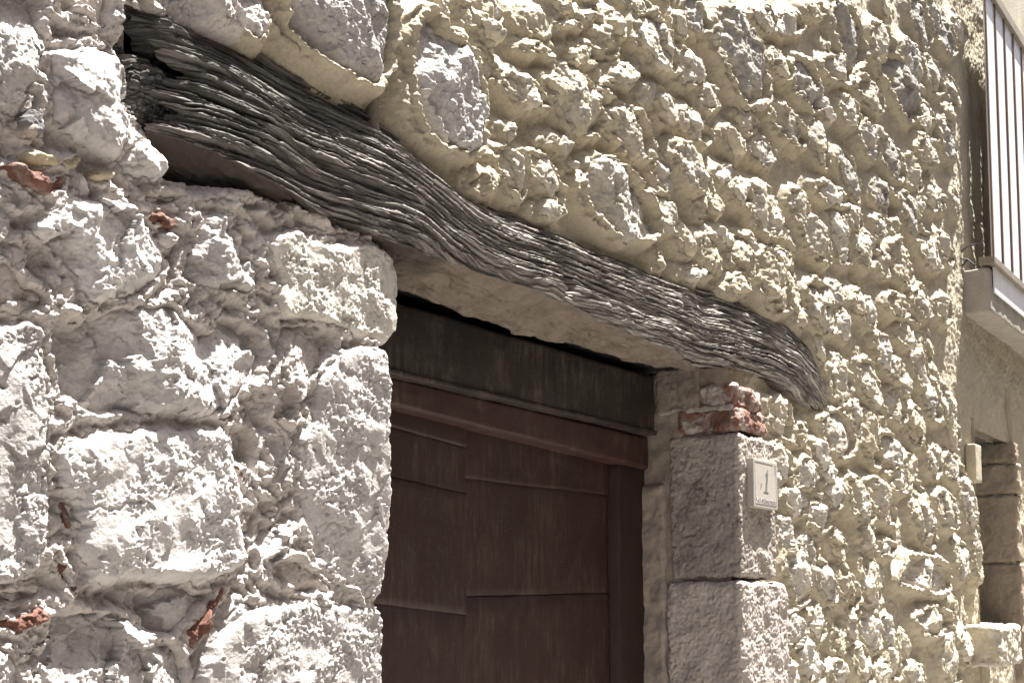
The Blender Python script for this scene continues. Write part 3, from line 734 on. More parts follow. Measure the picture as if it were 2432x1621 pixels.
# mortar: one sheet, columns and rows finer close by
xs = [XW0]
while xs[-1] < XW1:
    v, hstep = foot(xs[-1], 2.2)
    xs.append(xs[-1] + float(np.clip(hstep * 0.85, 0.0018, 0.0075)))
xs = np.array(xs)
NR = 620
tt = np.linspace(0, 1, NR)
def zlim(X):
    v, _ = foot(X, 2.2); dep = v * (FPX * 1024 / 2432)
    lo = np.maximum(1.6 - dep * 0.10 - 0.02, 0.9); hi = 1.6 + dep * 0.52 + 0.05
    return lo, hi
lo, hi = zlim(xs)
PX = np.repeat(xs[:, None], NR, 1); PZ = lo[:, None] + (hi - lo)[:, None] * tt[None, :]
PZ = np.clip(PZ, Z0 + .01, Z1 - .01)
H = mortar_h(PX, PZ)
ins = bil(INS, PX, PZ)
lin = lintel_d(PX, PZ)
H = np.where((PX > LD[0, 0]) & (PX < LD[-1, 0]) & (PZ < zb(PX) + 0.02) & (PZ > zd(PX)), np.minimum(H, -0.085), H)
H = np.where(lin > 0.012, np.minimum(H, -0.07), H)
H = np.where((PX > XJR) & (PX < XJR + 0.17) & (PZ < zb(PX) - 0.02), np.minimum(H, -0.03), H)
kq = (ins < 0.035) & ~door_cut(PX, PZ) & ~niche_cut(PX, PZ)
keep = kq[:-1, :-1] | kq[1:, 1:] | kq[1:, :-1] | kq[:-1, 1:]
dc = door_cut(PX, PZ) | niche_cut(PX, PZ)
keep &= ~(dc[:-1, :-1] | dc[1:, 1:])
Pm = np.stack([PX, -H, PZ], -1)
lq = left_part(PX, PZ)[:-1, :-1]
grid_mesh('mortar', Pm, keep & lq, M_MORT_L, facade)
grid_mesh('mortar', Pm, keep & ~lq, M_MORT_R, facade)
# plain continuation of the wall above, below and to either side of what the stones were measured on
def plain(name, x0, x1, z0, z1, y=0.045, mat=M_MORT_R, n=60):
    X, Z = np.meshgrid(np.linspace(x0, x1, n), np.linspace(z0, z1, n), indexing='ij')
    Y = y - 0.012 * fbm(X / 0.12, Z / 0.12, 3, 31)
    return grid_mesh(name, np.stack([X, Y, Z], -1), None, mat, facade)
plain('mortar', -1.5, XJL - 0.03, 0, 6.0, 0.115, M_MORT_L)
plain('mortar', XJR + 0.04, XN0 - 0.02, 0, 6.0, 0.115)
plain('mortar', XN1 + 0.02, 12.0, 0, 6.0, 0.115)
plain('mortar', XJL - 0.03, XJR + 0.04, 2.62, 6.0, 0.115)
plain('mortar', XN0 - 0.02, XN1 + 0.02, ZN1, 6.0, 0.115)
plain('mortar', XN0 - 0.02, XN1 + 0.02, 0, ZN0 - 0.02, 0.115)

for st in STONES:
    sp = st['sp']
    c = sp.mean(0)
    v, hs_ = foot(c[0], c[1])
    sx = float(np.clip(hs_ * 0.8, 0.0014, 0.0075)); sz = float(np.clip(v * 1.0, 0.0014, 0.005))
    lo_ = sp.min(0) - 0.022; hi_ = sp.max(0) + 0.022
    X, Z = np.meshgrid(np.arange(lo_[0], hi_[0] + sx, sx), np.arange(lo_[1], hi_[1] + sz, sz), indexing='ij')
    d = stone_d(st, X, Z)
    h = stone_h(st, X, Z, d)
    m = mortar_h(np.clip(X, XW0 + .01, XW1 - .01), np.clip(Z, Z0 + .01, Z1 - .01))
    ok = (h > m - 0.016) & (d > -0.02)
    ok &= ~((lintel_d(X, Z) > 0.03) & (h < 0.0))
    kq = ok[:-1, :-1] | ok[1:, :-1] | ok[1:, 1:] | ok[:-1, 1:]
    if kq.sum() < 12: continue
    grid_mesh(st['name'], np.stack([X, -h, Z], -1), kq, st['mat'], facade)

# returns of the door opening and of the niche
def side(name, x, y0, y1, z0, z1, mat, amp=0.006, sd=1, n=(60, 200)):
    Y, Z = np.meshgrid(np.linspace(y0, y1, n[0]), np.linspace(z0, z1, n[1]), indexing='ij')
    X = x + amp * fbm(Y / .05, Z / .05, 4, sd)
    return grid_mesh(name, np.stack([X, Y, Z], -1), None, mat, facade)
side('reveal', XJL - 0.018, 0.008, 0.45, 0, 2.62, M_PLASTER)
side('reveal', XJR + 0.022, 0.03, 0.45, 0, 2.62, M_PLASTER, 0.007, 4)

# right jamb: two dressed stones and two broken bricks, each turning the corner
def zz(py, px=1690): return wx(px, py)[1]
def jw(px, py): return wx(px, py)[0]
rough_block('stone', XJR, jw(1776, 1150), -0.010, 0.215, zz(1326), zz(992), M_JAMB, facade, r=0.016, amp=0.0065, sc=0.07, step=0.003, seed=3, pits=0.008, fine=0.0018)
rough_block('stone', XJR - 0.008, jw(1804, 1480), -0.014, 0.225, 0.95, zz(1333), M_JAMB2, facade, r=0.018, amp=0.0065, sc=0.07, step=0.003, seed=5, pits=0.007, fine=0.0020)
rough_block('stone', XJR - 0.004, jw(1790, 1640), 0.0, 0.225, 0.0, 0.945, M_JAMB2, facade, r=0.016, amp=0.004, sc=0.05, step=0.012, seed=6)
ZBK = [zz(987), zz(932), zz(878)]
rough_block('brick', XJR + 0.008, jw(1762, 960), -0.004, 0.185, ZBK[0] + 0.003, ZBK[1] - 0.004, M_BRICK2, facade, r=0.010, amp=0.010, sc=0.06, step=0.003, seed=8, pits=0.004, fine=0.0016)
rough_block('brick', XJR + 0.010, jw(1748, 900), 0.0, 0.12, ZBK[1] + 0.004, ZBK[2] - 0.002, M_BRICK2, facade, r=0.014, amp=0.012, sc=0.06, step=0.003, seed=12, pits=0.004, fine=0.0016)
rough_block('mortar', XJR + 0.008, jw(1758, 920), 0.012, 0.25, ZBK[1] - 0.008, ZBK[1] + 0.008, M_JAMB2, facade, r=0.004, amp=0.004, sc=0.02, step=0.004, seed=14)
rough_block('mortar', XJR + 0.008, jw(1770, 920), 0.115, 0.26, ZBK[1] + 0.002, ZBK[2] + 0.06, M_PLASTER, facade, r=0.01, amp=0.007, sc=0.04, step=0.004, seed=15)
rough_block('mortar', XJR + 0.010, XJR + 0.05, 0.17, 0.34, 0.0, ZBK[2] + 0.05, M_PLASTER, facade, r=0.006, amp=0.006, sc=0.05, step=0.005, seed=16)
rough_block('plaster', XJR - 0.004, XJR + 0.04, 0.228, 0.315, 0.5, zz(1062, 1475), M_PLASTER, facade, r=0.014, amp=0.009, sc=0.07, step=0.004, seed=17, fine=0.0012)
# niche further along: tan dressed stones of its far side, back and a protruding sill stone
zc = [ZN0 - 0.3, wx(2345, 1290)[1], wx(2345, 1135)[1], wx(2345, 1063)[1], ZN1 + 0.015]
for i in range(4):
    rough_block('stone', XN1 - 0.004 * (i % 2), XN1 + 0.10, 0.0 + 0.01 * (i % 2), 0.42, zc[i] + 0.002, zc[i + 1] - 0.002, M_TAN, facade, r=0.02, amp=0.010, sc=0.09, step=0.008, seed=21 + i, pits=0.008, fine=0.002)
side('reveal', XN1 + 0.02, 0.03, 0.45, ZN0 - 0.3, ZN1 + 0.3, M_MORT_R, 0.004, 6, (30, 80))
side('reveal', XN0 - 0.0, 0.04, 0.45, ZN0 - 0.3, ZN1 + 0.05, M_MORT_R, 0.004, 9, (30, 80))
rough_block('sill', XN0 - 0.25, XN0 + 0.22, -0.10, 0.3, wx(2300, 1520)[1], wx(2300, 1432)[1], M_RUB, facade, r=0.02, amp=0.012, sc=0.05, step=0.006, seed=29, pits=0.01)
cs = wx(2243, 1018); ce = wx(2262, 1110)
rough_block('cement_strip', cs[0] - 0.02, cs[0] + 0.10, 0.002, 0.05, ce[1], cs[1], M_BUFF, facade, r=0.006, amp=0.002, sc=0.05, step=0.008, seed=31)
# back panels of the two openings, coloured near-black to stand in for unlit depth
def box(name, x0, x1, y0, y1, z0, z1, mat, parent, bev=0.003, warp=None):
    bm = bmesh.new(); bmesh.ops.create_cube(bm, size=1)
    for v in bm.verts:
        v.co = Vector((x0 + (v.co.x + .5) * (x1 - x0), y0 + (v.co.y + .5) * (y1 - y0), z0 + (v.co.z + .5) * (z1 - z0)))
    if bev: bmesh.ops.bevel(bm, geom=bm.edges[:], offset=bev, segments=2, affect='EDGES', profile=0.6)
    me = bpy.data.meshes.new(name); bm.to_mesh(me); bm.free()
    if mat: me.materials.append(mat)
    o = bpy.data.objects.new(name, me); COL.objects.link(o)
    if parent: o.parent = parent
    return o
box('backing', XJL - 0.4, XJR + 0.4, 0.46, 0.56, 0.0, 3.2, M_GAP_SHADE, facade, 0)
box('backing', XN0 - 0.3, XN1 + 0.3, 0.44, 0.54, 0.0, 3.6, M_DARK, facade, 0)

# ---------------------------------------------------------------- the timber lintel
lintel = thing('timber_lintel', 'bowed dark oak lintel with deep weathered grain over the door', 'lintel')
U = [0.0]
xa = wx(352, 200)[0]; xb = LT[-2, 0]
x = xa; cols = [xa]
while x < xb:
    v, hstep = foot(x, 2.3)
    x += float(np.clip(hstep * 0.9, 0.0016, 0.006)); cols.append(x)
cols = np.array(cols)
NF, NU = 320, 60
sF = np.linspace(-0.10, 1.0, NF); sU = np.linspace(0, 1, NU + 1)[1:]
Xc = np.repeat(cols[:, None], NF, 1)
sv = np.repeat(sF[None, :], len(cols), 0)
# ragged ends
u01 = (Xc - xa) / (xb - xa)
endL = 0.05 * fbm(sv * 5, sv * 0 + 2.2, 4, 41) + 0.02 * np.abs(fbm(sv * 22, sv * 0 + 1.2, 2, 42)) + np.interp(sv, [-.1, 0, .12, .3, .55, .8, 1.0], [-0.03, -0.02, 0.0, 0.015, 0.015, 0.03, 0.01])
endR = 0.02 * fbm(sv * 6, sv * 0 + 5.2, 3, 43) + np.interp(sv, [-.1, 0, .5, 1], [-0.02, -0.01, 0.0, 0.0])
Xf = Xc + endL * np.exp(-(Xc - xa) / 0.10) + endR * np.exp(-(xb - Xc) / 0.10)
ZT = zt(Xf); ZB = zb(Xf)
Wd = ZT - ZB
Zf = ZT - sv * Wd
vm = sv * Wd                                    # metres down the face
# grain: long wandering ridges, squeezed round two knots
kn = [wx(1300, 655), wx(1585, 700), wx(760, 385)]
wrp = 0.010 * fbm(Xf / 0.45, vm / 0.25, 2, 51) + 0.0022 * fbm(Xf / 0.09, vm / 0.06, 2, 52)
for kx, kz in kn:
    dx = (Xf - kx) / 0.09; dz = (Zf - kz) / 0.04
    wrp = wrp + 0.015 * np.exp(-dx ** 2) * np.exp(-dz ** 2) * np.where(dz > 0, 1, -0.6) * np.abs(dz)
g_ = vm + wrp
frac = np.interp(Xf, [xa, xa + 0.6, xa + 1.2, xb], [0.95, 1.1, 1.3, 1.4])
uu = Xf
def crest(n, p): return np.clip(1 - np.abs(n) * 1.7, 0, 1) ** p
def ledges(phase, top=0.22):
    t = phase - np.floor(phase)
    return np.where(t < top, t / top, 1 - (t - top) / (1 - top))
def groove(n, k, p): return np.clip(np.abs(n) * k, 0, 1) ** p
gw = g_ + 0.0016 * perlin(Xf / 0.03, g_ / 0.012, 58)
n_a = perlin(uu * 1.15, gw * 37 * frac, 61); n_b = perlin(uu * 2.4, gw * 78 * frac, 62)
r1 = groove(n_a, 3.2, 0.75); r2 = groove(n_b, 3.0, 0.8)
a1 = 0.45 + 0.55 * sstep(-0.35, 0.25, perlin(uu * 2.0, gw * 14, 63))
r3 = groove(perlin(uu * 6, gw * 170 * frac, 65), 2.6, 1.0)
splint = sstep(0.25, 0.5, perlin(Xf / 0.035, gw * 95, 57))
amp = np.interp(Xf, [xa, xa + 0.7, xb], [1.15, 1.0, 0.8])
rid = amp * (0.0125 * a1 * r1 + 0.0070 * r2 * (0.4 + 0.6 * r1) + 0.0026 * r3 * r2 - 0.003 * splint) - 0.012
rid += 0.0040 * fbm(Xf / 0.25, vm / 0.06, 2, 66) + 0.0016 * perlin(Xf / 0.008, g_ / 0.006, 67)
for kx, kz in kn[:2]:
    rid -= 0.05 * np.exp(-((Xf - kx) / 0.022) ** 2 - ((Zf - kz) / 0.018) ** 2)
# a couple of checks running along the grain
chk = np.exp(-((g_ - 0.55 * Wd - 0.02) / 0.004) ** 2) * sstep(0.6, 0.1, np.abs(u01 - 0.28)); rid -= 0.012 * chk
bulge = -0.034 + 0.034 * np.sqrt(np.clip(np.minimum(sv + 0.10, 0.22) / 0.22, 0, 1)) + 0.010 * np.sin(np.clip(sv, 0, 1) * math.pi)
lowroll = -0.020 * sstep(0.86, 1.0, sv) * sstep(xa + 0.5, xa + 0.8, Xf)
hollow = 0.012 * fbm(Xf / 0.3, sv * 1.4, 2, 68)
endin = -0.03 * np.exp(-(Xc - xa) / 0.05) - 0.02 * np.exp(-(xb - Xc) / 0.03)
lean = np.interp(Xf, [1.3, 1.75, 2.1, 2.9, 3.35, 4.3], [0.045, 0.036, 0.055, 0.055, 0.010, 0.010])
hF = -0.014 - np.interp(Xf, [3.0, 3.35], [0, 0.008]) - 0.18 * lean + bulge + lowroll + hollow + rid + endin + lean * np.clip(sv, 0, 1)
YF = -hF
face = np.stack([Xf, YF, Zf], -1)
# underside, from the lower front edge in to the head of the door
e_ = face[:, -1, :]
zin = np.where(cols < wx(925, 640)[0], np.minimum(zd(cols) - 0.01, e_[:, 2] - 0.02), zu(cols))
zin = np.where(cols > LU[-1, 0], np.minimum(e_[:, 2] - 0.01, LU[-1, 1] + 0.0), zin)
und = np.zeros((len(cols), NU, 3))
su = sU[None, :]
und[..., 0] = e_[:, None, 0]
back = np.clip((su - 0.8) / 0.2, 0, 1)
und[..., 1] = e_[:, None, 1] + (np.where(cols < LD[-1, 0], 0.07, 0.15)[:, None] - e_[:, None, 1]) * np.clip(su / 0.8, 0, 1) ** 1.1
prof = np.clip(su * 1.25, 0, 1); prof = prof * (2 - prof) * 0.35 + prof * 0.65
und[..., 2] = e_[:, None, 2] + (zin - e_[:, 2])[:, None] * prof + 0.25 * back
nx_, ny_ = und[..., 0], und[..., 1]
un = 0.007 * fbm(nx_ / 0.12, ny_ / 0.05, 3, 71) + 0.004 * (1 - np.abs(perlin(nx_ * 3 + 2, ny_ * 70 + 2 * fbm(nx_ * 3, ny_ * 8, 2, 76), 72)) * 2) * np.interp(nx_, [1.9, 2.4], [1, 0.35]) + 0.0012 * perlin(nx_ / 0.03, ny_ / 0.003, 73)
crack = np.abs(fbm(nx_ / 0.55, ny_ / 0.045, 3, 75)); un = un + 0.016 * np.exp(-(crack / 0.03) ** 2) + 0.004 * facet(nx_ / 0.11, ny_ / 0.05, 78, 1.2)
und[..., 2] += un * np.clip(su * 6, 0, 1)
PL = np.concatenate([face, und], 1)
uvL = np.zeros(PL.shape[:2] + (2,))
uvL[:, :NF, 0] = Xf - xa; uvL[:, :NF, 1] = g_ * 1.0
uvL[:, NF:, 0] = nx_ - xa; uvL[:, NF:, 1] = 1.2 + ny_
grid_mesh('beam', PL, None, M_WOOD, lintel, uv=uvL)

def wood_lump(pts_zone, pts, H, seed, cells=True):
    st = dict(poly=wall(pts_zone, pts), H=H, style='smooth', seed=seed, r=0.03, E=0.04, ch=1, jit=0.008, mat=M_WOOD)
    st['sp'] = chaikin(st['poly'], 1)
    lo_ = st['sp'].min(0) - 0.02; hi_ = st['sp'].max(0) + 0.02
    X, Z = np.meshgrid(np.arange(lo_[0], hi_[0], 0.0016), np.arange(lo_[1], hi_[1], 0.0016), indexing='ij')
    d = stone_d(st, X, Z); h = stone_h(st, X, Z, d)
    if cells:
        w1, w2, iv = worley(X / 0.011 + .4 * fbm(X / .02, Z / .02, 2, 3), Z / 0.010, seed)
        h = h - 0.006 * np.exp(-((w2 - w1) / 0.16) ** 2) + 0.002 * iv
        gr = sstep(0.3, 1, (Z - lo_[1]) / (hi_[1] - lo_[1]))
        h = h + gr * 0.008 * (1 - np.abs(perlin(X * 9 + Z * 30, (X + Z) * 12, 5)) * 1.8)
    else:
        h = h + 0.009 * (1 - np.abs(perlin(X * 5, (Z + 0.3 * X) * 48, seed)) * 1.8)
    ok = d > -0.015
    kq = ok[:-1, :-1] & ok[1:, :-1] & ok[1:, 1:] & ok[:-1, 1:]
    uv = np.stack([X - xa - 0.15, Z - Z.min() + 0.0], -1)
    grid_mesh('split_end', np.stack([X, -h, Z], -1), kq, M_WOOD, lintel, uv=uv)
wood_lump('P', [(180, 360), (480, 360), (560, 420), (800, 480), (1050, 560), (1050, 1150), (760, 1150), (480, 1060), (180, 1000)], -0.046, 207, False)
wood_lump('P', [(225, 300), (290, 255), (370, 375), (490, 450), (600, 525), (680, 610), (900, 720), (900, 860), (820, 985), (420, 985), (190, 985), (165, 850), (205, 640), (240, 470), (250, 400)], -0.014, 201)
wood_lump('P', [(400, 70), (470, 25), (560, 80), (660, 170), (760, 215), (900, 300), (1000, 380), (980, 430), (800, 420), (640, 400), (560, 300), (500, 260)], -0.012, 203, False)
wood_lump('P', [(410, 990), (600, 1000), (740, 1030), (830, 1080), (880, 1160), (800, 1180), (640, 1130), (490, 1090), (420, 1040)], 0.004, 205, False)

# ---------------------------------------------------------------- the door
door = thing('door', 'dark brown plank door of two leaves with frame and black overdoor board', 'door')
YD = 0.33
def dx_(px, py, y): return wx(px, py, y)[0]
def dz_(px, py, y): return wx(px, py, y)[1]
def slab(name, corners, y0, y1, mat, parent, n=(40, 10), seed=0, amp=0.0015, bev=0.004):
    # board whose front outline is four measured corners (lower left, lower right, upper right, upper left), thickness y0..y1
    (ax, az), (bx, bz), (cx, cz), (dx, dz) = corners
    nu, nv = n
    u = np.linspace(0, 1, nu); v = np.linspace(0, 1, nv)
    uu_, vv_ = np.meshgrid(u, v, indexing='ij')
    X = (1 - vv_) * ((1 - uu_) * ax + uu_ * bx) + vv_ * ((1 - uu_) * dx + uu_ * cx)
    Z = (1 - vv_) * ((1 - uu_) * az + uu_ * bz) + vv_ * ((1 - uu_) * dz + uu_ * cz)
    Z = Z + amp * 0.7 * fbm(X / 0.25, vv_ * 3, 3, seed)
    Y = y0 + amp * fbm(X / 0.2, Z / 0.08, 3, seed + 2)
    eu = np.minimum(uu_, 1 - uu_) * abs(bx - ax); ev = np.minimum(vv_, 1 - vv_) * abs(dz - az)
    fr = np.stack([X, Y, Z], -1)
    # edge ring pulled back: softened edge, then the thickness
    def ring(off, yy):
        c = fr.copy(); cxm = X.mean(); czm = Z.mean()
        c[..., 0] = X + np.sign(X - cxm) * off * (np.minimum(uu_, 1 - uu_) < 1e-6)
        c[..., 2] = Z + np.sign(Z - czm) * off * (np.minimum(vv_, 1 - vv_) < 1e-6)
        c[..., 1] = yy
        return c
    idx = np.arange(nu * nv).reshape(nu, nv)
    bd = np.concatenate([idx[:, 0], idx[-1, 1:], idx[-2::-1, -1], idx[0, -2:0:-1]])
    V = [fr.reshape(-1, 3)]
    q = [np.stack([idx[:-1, :-1], idx[1:, :-1], idx[1:, 1:], idx[:-1, 1:]], -1).reshape(-1, 4)]
    r1_ = ring(bev, Y + bev).reshape(-1, 3)[bd]; r2_ = ring(bev, np.full_like(Y, y1)).reshape(-1, 3)[bd]
    n0 = nu * nv; nb = len(bd)
    V += [r1_, r2_]
    a = bd; b = np.roll(bd, -1); i = np.arange(nb); j = np.roll(i, -1)
    q.append(np.stack([a, n0 + i, n0 + j, b], -1)); q.append(np.stack([n0 + i, n0 + nb + i, n0 + nb + j, n0 + j], -1))
    return link_mesh(name, np.concatenate(V), np.concatenate(q), mat, parent)
def Q(pts, y): return [wx(p[0], p[1], y) for p in pts]
YL = YD - 0.012
def leaf(name):
    o = bpy.data.objects.new(name, None); COL.objects.link(o); o.parent = door; return o
left_leaf = leaf('door_leaf'); right_leaf = leaf('door_leaf')
# left leaf boards (front YL), right edge where the other leaf starts; the left ends run on behind the pier
xl = XJL + 0.0
def zat(line, X, y):           # height of a measured line at X
    (x0, z0), (x1, z1) = Q(line, y)
    return z0 + (z1 - z0) * (X - x0) / (x1 - x0)
linesL = [[(885, 905), (1078, 958)], [(890, 976), (1078, 1028)], [(888, 1094), (1070, 1134)], [(888, 1388), (1060, 1410)]]
xr = dx_(1072, 1150, YL)
zsL = [(zat(l, xl, YL), zat(l, xr, YL)) for l in linesL] + [(0.9, 0.9), (0.45, 0.45), (0.02, 0.02)]
for i in range(len(zsL) - 1):
    t0, t1 = zsL[i]; b0, b1 = zsL[i + 1]
    slab('plank', [(xl, b0 + 0.0035), (xr, b1 + 0.0035), (xr, t1 - 0.0015), (xl, t0 - 0.0015)], YL + 0.004 * (i % 2), YL + 0.03, M_DOOR, left_leaf, (50, 16), 100 + i)
# long hairline crack across the third board
cr = Q([(890, 1203), (960, 1210), (1000, 1222), (1066, 1238)], YL - 0.0005)
def tube(name, pts, rad, mat, parent, seg=6):
    cu = bpy.data.curves.new(name, 'CURVE'); cu.dimensions = '3D'; cu.bevel_depth = rad; cu.bevel_resolution = 2
    sp = cu.splines.new('POLY'); sp.points.add(len(pts) - 1)
    for p, q in zip(sp.points, pts): p.co = (*q, 1)
    ob = bpy.data.objects.new(name, cu); COL.objects.link(ob)
    dg = bpy.context.evaluated_depsgraph_get()
    me = bpy.data.meshes.new_from_object(ob.evaluated_get(dg)); bpy.data.objects.remove(ob)
    me.materials.clear(); me.materials.append(mat)
    o = bpy.data.objects.new(name, me); COL.objects.link(o)
    if parent: o.parent = parent
    return o
tube('crack', [(a, YL + 0.0025, b) for a, b in cr], 0.0016, M_DARK, left_leaf)
# right leaf
xq0, xq1 = xr + 0.004, dx_(1398, 1200, YD)
linesR = [[(1080, 975), (1400, 1062)], [(1080, 1098), (1395, 1134)], [(1065, 1373), (1385, 1364)]]
zsR = [(zat(l, xq0, YD), zat(l, xq1, YD)) for l in linesR] + [(0.85, 0.86), (0.4, 0.4), (0.02, 0.02)]
for i in range(len(zsR) - 1):
    t0, t1 = zsR[i]; b0, b1 = zsR[i + 1]
    slab('plank', [(xq0, b0 + (0.006 if i == 1 else 0.0025)), (xq1, b1 + (0.006 if i == 1 else 0.0025)), (xq1, t1 - 0.0015), (xq0, t0 - 0.0015)], YD + 0.004 * (i % 2), YD + 0.03, M_DOOR, right_leaf, (50, 16), 120 + i)
box('backing_board', xl, XJR + 0.02, YD + 0.028, YD + 0.05, 0.02, dz_(1180, 930, YD), M_FRAME, door, 0)
# frame post and head
xp0, xp1 = dx_(1416, 1200, YD - 0.02), XJR + 0.03
slab('frame_post', [(xp0, 0.02), (xp1, 0.02), (xp1, dz_(1440, 1060, YD - .02)), (xp0, dz_(1416, 1060, YD - .02))], YD - 0.03, YD + 0.06, M_FRAME, door, (10, 80), 140)
YH = YD - 0.055
zt0 = zat([(885, 866), (1475, 1004)], xl, YH); zt1 = zat([(885, 866), (1475, 1004)], XJR - 0.01, YH)
zb0 = zat([(885, 918), (1470, 1066)], xl, YH); zb1 = zat([(885, 918), (1470, 1066)], XJR - 0.01, YH)
slab('frame_head', [(xl, zb0), (XJR - 0.012, zb1), (XJR - 0.012, zt1), (xl, zt0)], YH, YD + 0.06, M_HEAD, door, (80, 14), 150, 0.002, 0.008)
YB = YD - 0.085
xe = dx_(1502, 900, YB)
tl = [(885, 848), (1500, 992)]; tu = [(923, 700), (1495, 866)]
slab('overdoor_board', [(xl, zat(tl, xl, YB)), (xe, zat(tl, xe, YB)), (xe, zat(tu, xe, YB)), (xl, zat(tu, xl, YB))], YB, YB + 0.035, M_BOARD, door, (80, 20), 160, 0.002, 0.004)
slab('drip_strip', [(xl, zat(tl, xl, YB) - 0.006), (xe, zat(tl, xe, YB) - 0.006), (xe, zat(tl, xe, YB) + 0.002), (xl, zat(tl, xl, YB) + 0.002)], YB - 0.006, YB + 0.03, M_BOARD, door, (80, 4), 165, 0.0025, 0.002)

ib0, ib1 = zat(tu, XJL - 0.1, 0.2) + 0.06, zat(tu, XJR - 0.01, 0.2) + 0.05
slab('dark_gap_slab', [(XJL - 0.1, ib0), (XJR + 0.012, ib1), (XJR + 0.012, ib1 + 0.3), (XJL - 0.1, ib0 + 0.3)], 0.20, 0.455, M_GAP_SHADE, lintel, (40, 8), 170, 0.004, 0.004)  # added slab, near-black so the gap over the board reads as deep shade

# ---------------------------------------------------------------- house number plate
plate = thing('house_number_plate', 'small cream stone plate with engraved number 1 on the right jamb', 'plate')
pl, pt_ = wx(1722, 1047, -0.02); pr, _ = wx(1777, 1063, -0.02)
pt_ = 0.5 * (wx(1722, 1050, -0.02)[1] + wx(1777, 1064, -0.02)[1]); pb = 0.5 * (wx(1718, 1160, -0.02)[1] + wx(1771, 1172, -0.02)[1])
YPL = -0.031
box('tablet', pl, pr, YPL, -0.004, pb, pt_, M_PLATE, plate, 0.0025)
pw, phh = pr - pl, pt_ - pb
def strip(name, a, b, c, d, mat, y=None):      # thin inlay rectangle in plate fractions (x0,z0,x1,z1 from lower left)
    return box(name, pl + a * pw, pl + c * pw, YPL - 0.0006, YPL + 0.001, pb + b * phh, pb + d * phh, mat, plate, 0)
strip('border', 0.055, 0.065, 0.945, 0.08, M_INK); strip('border', 0.055, 0.925, 0.80, 0.94, M_INK); strip('border', 0.86, 0.925, 0.945, 0.935, M_DIM)
strip('border', 0.055, 0.085, 0.065, 0.92, M_DIM); strip('border', 0.935, 0.085, 0.945, 0.92, M_DIM)
def glyph(name, polys, mat):
    bm = bmesh.new()
    for poly in polys:
        f0 = [bm.verts.new((pl + a * pw, YPL - 0.0008, pb + b * phh)) for a, b in poly]
        f1 = [bm.verts.new((pl + a * pw, YPL + 0.001, pb + b * phh)) for a, b in poly]
        bm.faces.new(f0); bm.faces.new(f1[::-1])
        n = len(poly)
        for i in range(n): bm.faces.new((f0[i], f0[(i + 1) % n], f1[(i + 1) % n], f1[i]))
    bmesh.ops.recalc_face_normals(bm, faces=bm.faces[:])
    me = bpy.data.meshes.new(name); bm.to_mesh(me); bm.free(); me.materials.append(mat)
    o = bpy.data.objects.new(name, me); COL.objects.link(o); o.parent = plate
    return o
glyph('number', [[(0.475, 0.355), (0.535, 0.355), (0.60, 0.74), (0.535, 0.735)], [(0.40, 0.325), (0.60, 0.325), (0.60, 0.338), (0.535, 0.357), (0.475, 0.357), (0.40, 0.338)],
                 [(0.47, 0.69), (0.50, 0.69), (0.60, 0.80), (0.585, 0.82), (0.56, 0.80)]], M_INK)
glyph('comma', [[(0.275, 0.40), (0.295, 0.40), (0.335, 0.50), (0.30, 0.50)]], M_INK)
glyph('emblem', [[(0.87, 0.76), (0.92, 0.76), (0.915, 0.82), (0.92, 0.88), (0.88, 0.88), (0.885, 0.82)]], M_DIM)
fc = bpy.data.curves.new('street_name', 'FONT'); fc.body = 'Via VIII Santa Maria'; fc.size = 0.1; fc.extrude = 0.01
fo = bpy.data.objects.new('street_name', fc); COL.objects.link(fo)
bpy.context.view_layer.update()
dgx = bpy.context.evaluated_depsgraph_get()
tm = bpy.data.meshes.new_from_object(fo.evaluated_get(dgx)); bpy.data.objects.remove(fo)
co = np.zeros(len(tm.vertices) * 3); tm.vertices.foreach_get('co', co); co = co.reshape(-1, 3)
mn, mx = co.min(0), co.max(0)
co2 = np.zeros_like(co)
co2[:, 0] = pl + pw * (0.10 + 0.80 * (co[:, 0] - mn[0]) / (mx[0] - mn[0]))
co2[:, 2] = pb + phh * (0.12 + 0.085 * (co[:, 1] - mn[1]) / (mx[1] - mn[1]))
co2[:, 1] = YPL + 0.0008 - 0.0016 * (co[:, 2] - mn[2]) / (mx[2] - mn[2])
tm.vertices.foreach_set('co', co2.ravel()); tm.update(); tm.materials.clear(); tm.materials.append(M_DIM)
to = bpy.data.objects.new('street_name', tm); COL.objects.link(to); to.parent = plate

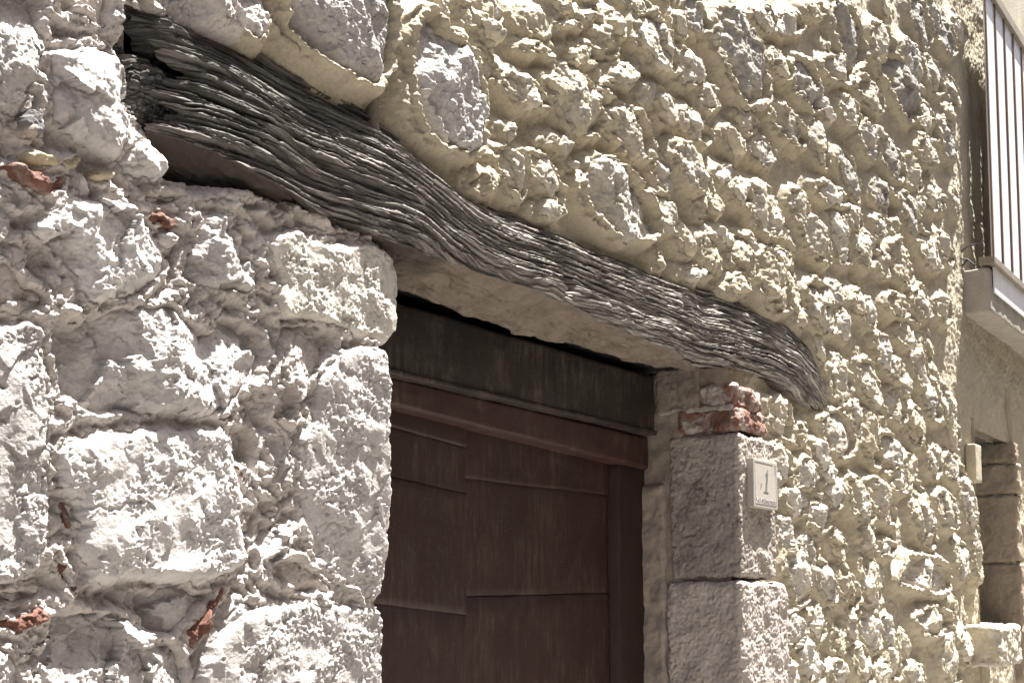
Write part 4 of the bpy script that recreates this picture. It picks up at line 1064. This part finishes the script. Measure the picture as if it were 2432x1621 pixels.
# ---------------------------------------------------------------- balcony along the wall
bal = thing('balcony', 'shallow concrete balcony with white slatted railing high on the wall', 'balcony')
xb0 = wx(2218, 690, 0.04)[0]
def by(px, X):                 # how far out a photo column is at wall position X
    a = YAW - math.atan((px * 2432 / 2352 - CX) / (FPX / math.cos(PITCH)))
    return -1.5 + X * math.tan(a)
ysl = by(2298, xb0)
ztop = wx(2222, 606)[1]; zbot = wx(2222, 706)[1]
rough_block('slab', xb0, xb0 + 2.6, ysl, 0.1, zbot, ztop, M_CONC, bal, r=0.008, amp=0.003, sc=0.08, step=0.012, seed=41)
def xcol(px, y): return wx(px, 700, y)[0]
xs0 = xcol(2282, ysl + 0.03)
zr = wx(2262, 600, ysl + 0.03)[1]
box('bottom_rail', xb0 - 0.02, xb0 + 2.5, ysl - 0.03, ysl + 0.045, zr - 0.03, zr + 0.006, M_IRON, bal, 0.003)
box('top_rail', xb0 + 0.02, xb0 + 2.5, ysl, ysl + 0.06, zr + 1.42, zr + 1.48, M_IRON, bal, 0.004)
box('fascia', xb0 + 0.05, xb0 + 2.5, ysl - 0.012, ysl - 0.004, zbot + 0.10, ztop + 0.01, M_WHITE_PAINT, bal, 0.001)
box('bracket', xb0 + 0.12, xb0 + 0.2, ysl + 0.0, ysl + 0.05, ztop, zr - 0.03, M_RUST, bal, 0.003)
xx = xs0
for i in range(14):
    w = 0.165
    box('slat', xx, xx + w, ysl + 0.02, ysl + 0.034, zr - 0.005, zr + 1.42, M_WHITE_PAINT, bal, 0.002)
    box('edge_strip', xx - 0.032, xx - 0.014, ysl + 0.012, ysl + 0.020, zr - 0.005, zr + 1.42, M_RUST, bal, 0.001)
    xx += w + 0.045
w0 = np.array([xb0 + 0.0, ysl + 0.10, ztop + 0.02])
wire = thing('wire', 'bent black wire sticking out at the near end of the balcony', 'wire')
tube('strand', [tuple(w0 + np.array(q)) for q in [(0, -0.03, 0.0), (0, 0.0, 0.03), (-.01, 0.03, 0.035), (0, 0.05, 0.055), (-.01, 0.0, 0.09), (0, -0.06, 0.10), (0, -0.075, 0.115)]], 0.004, M_WIRE, wire)
tube('strand', [tuple(w0 + np.array(q)) for q in [(0, 0.0, 0.03), (0, 0.045, -0.02)]], 0.004, M_WIRE, wire)
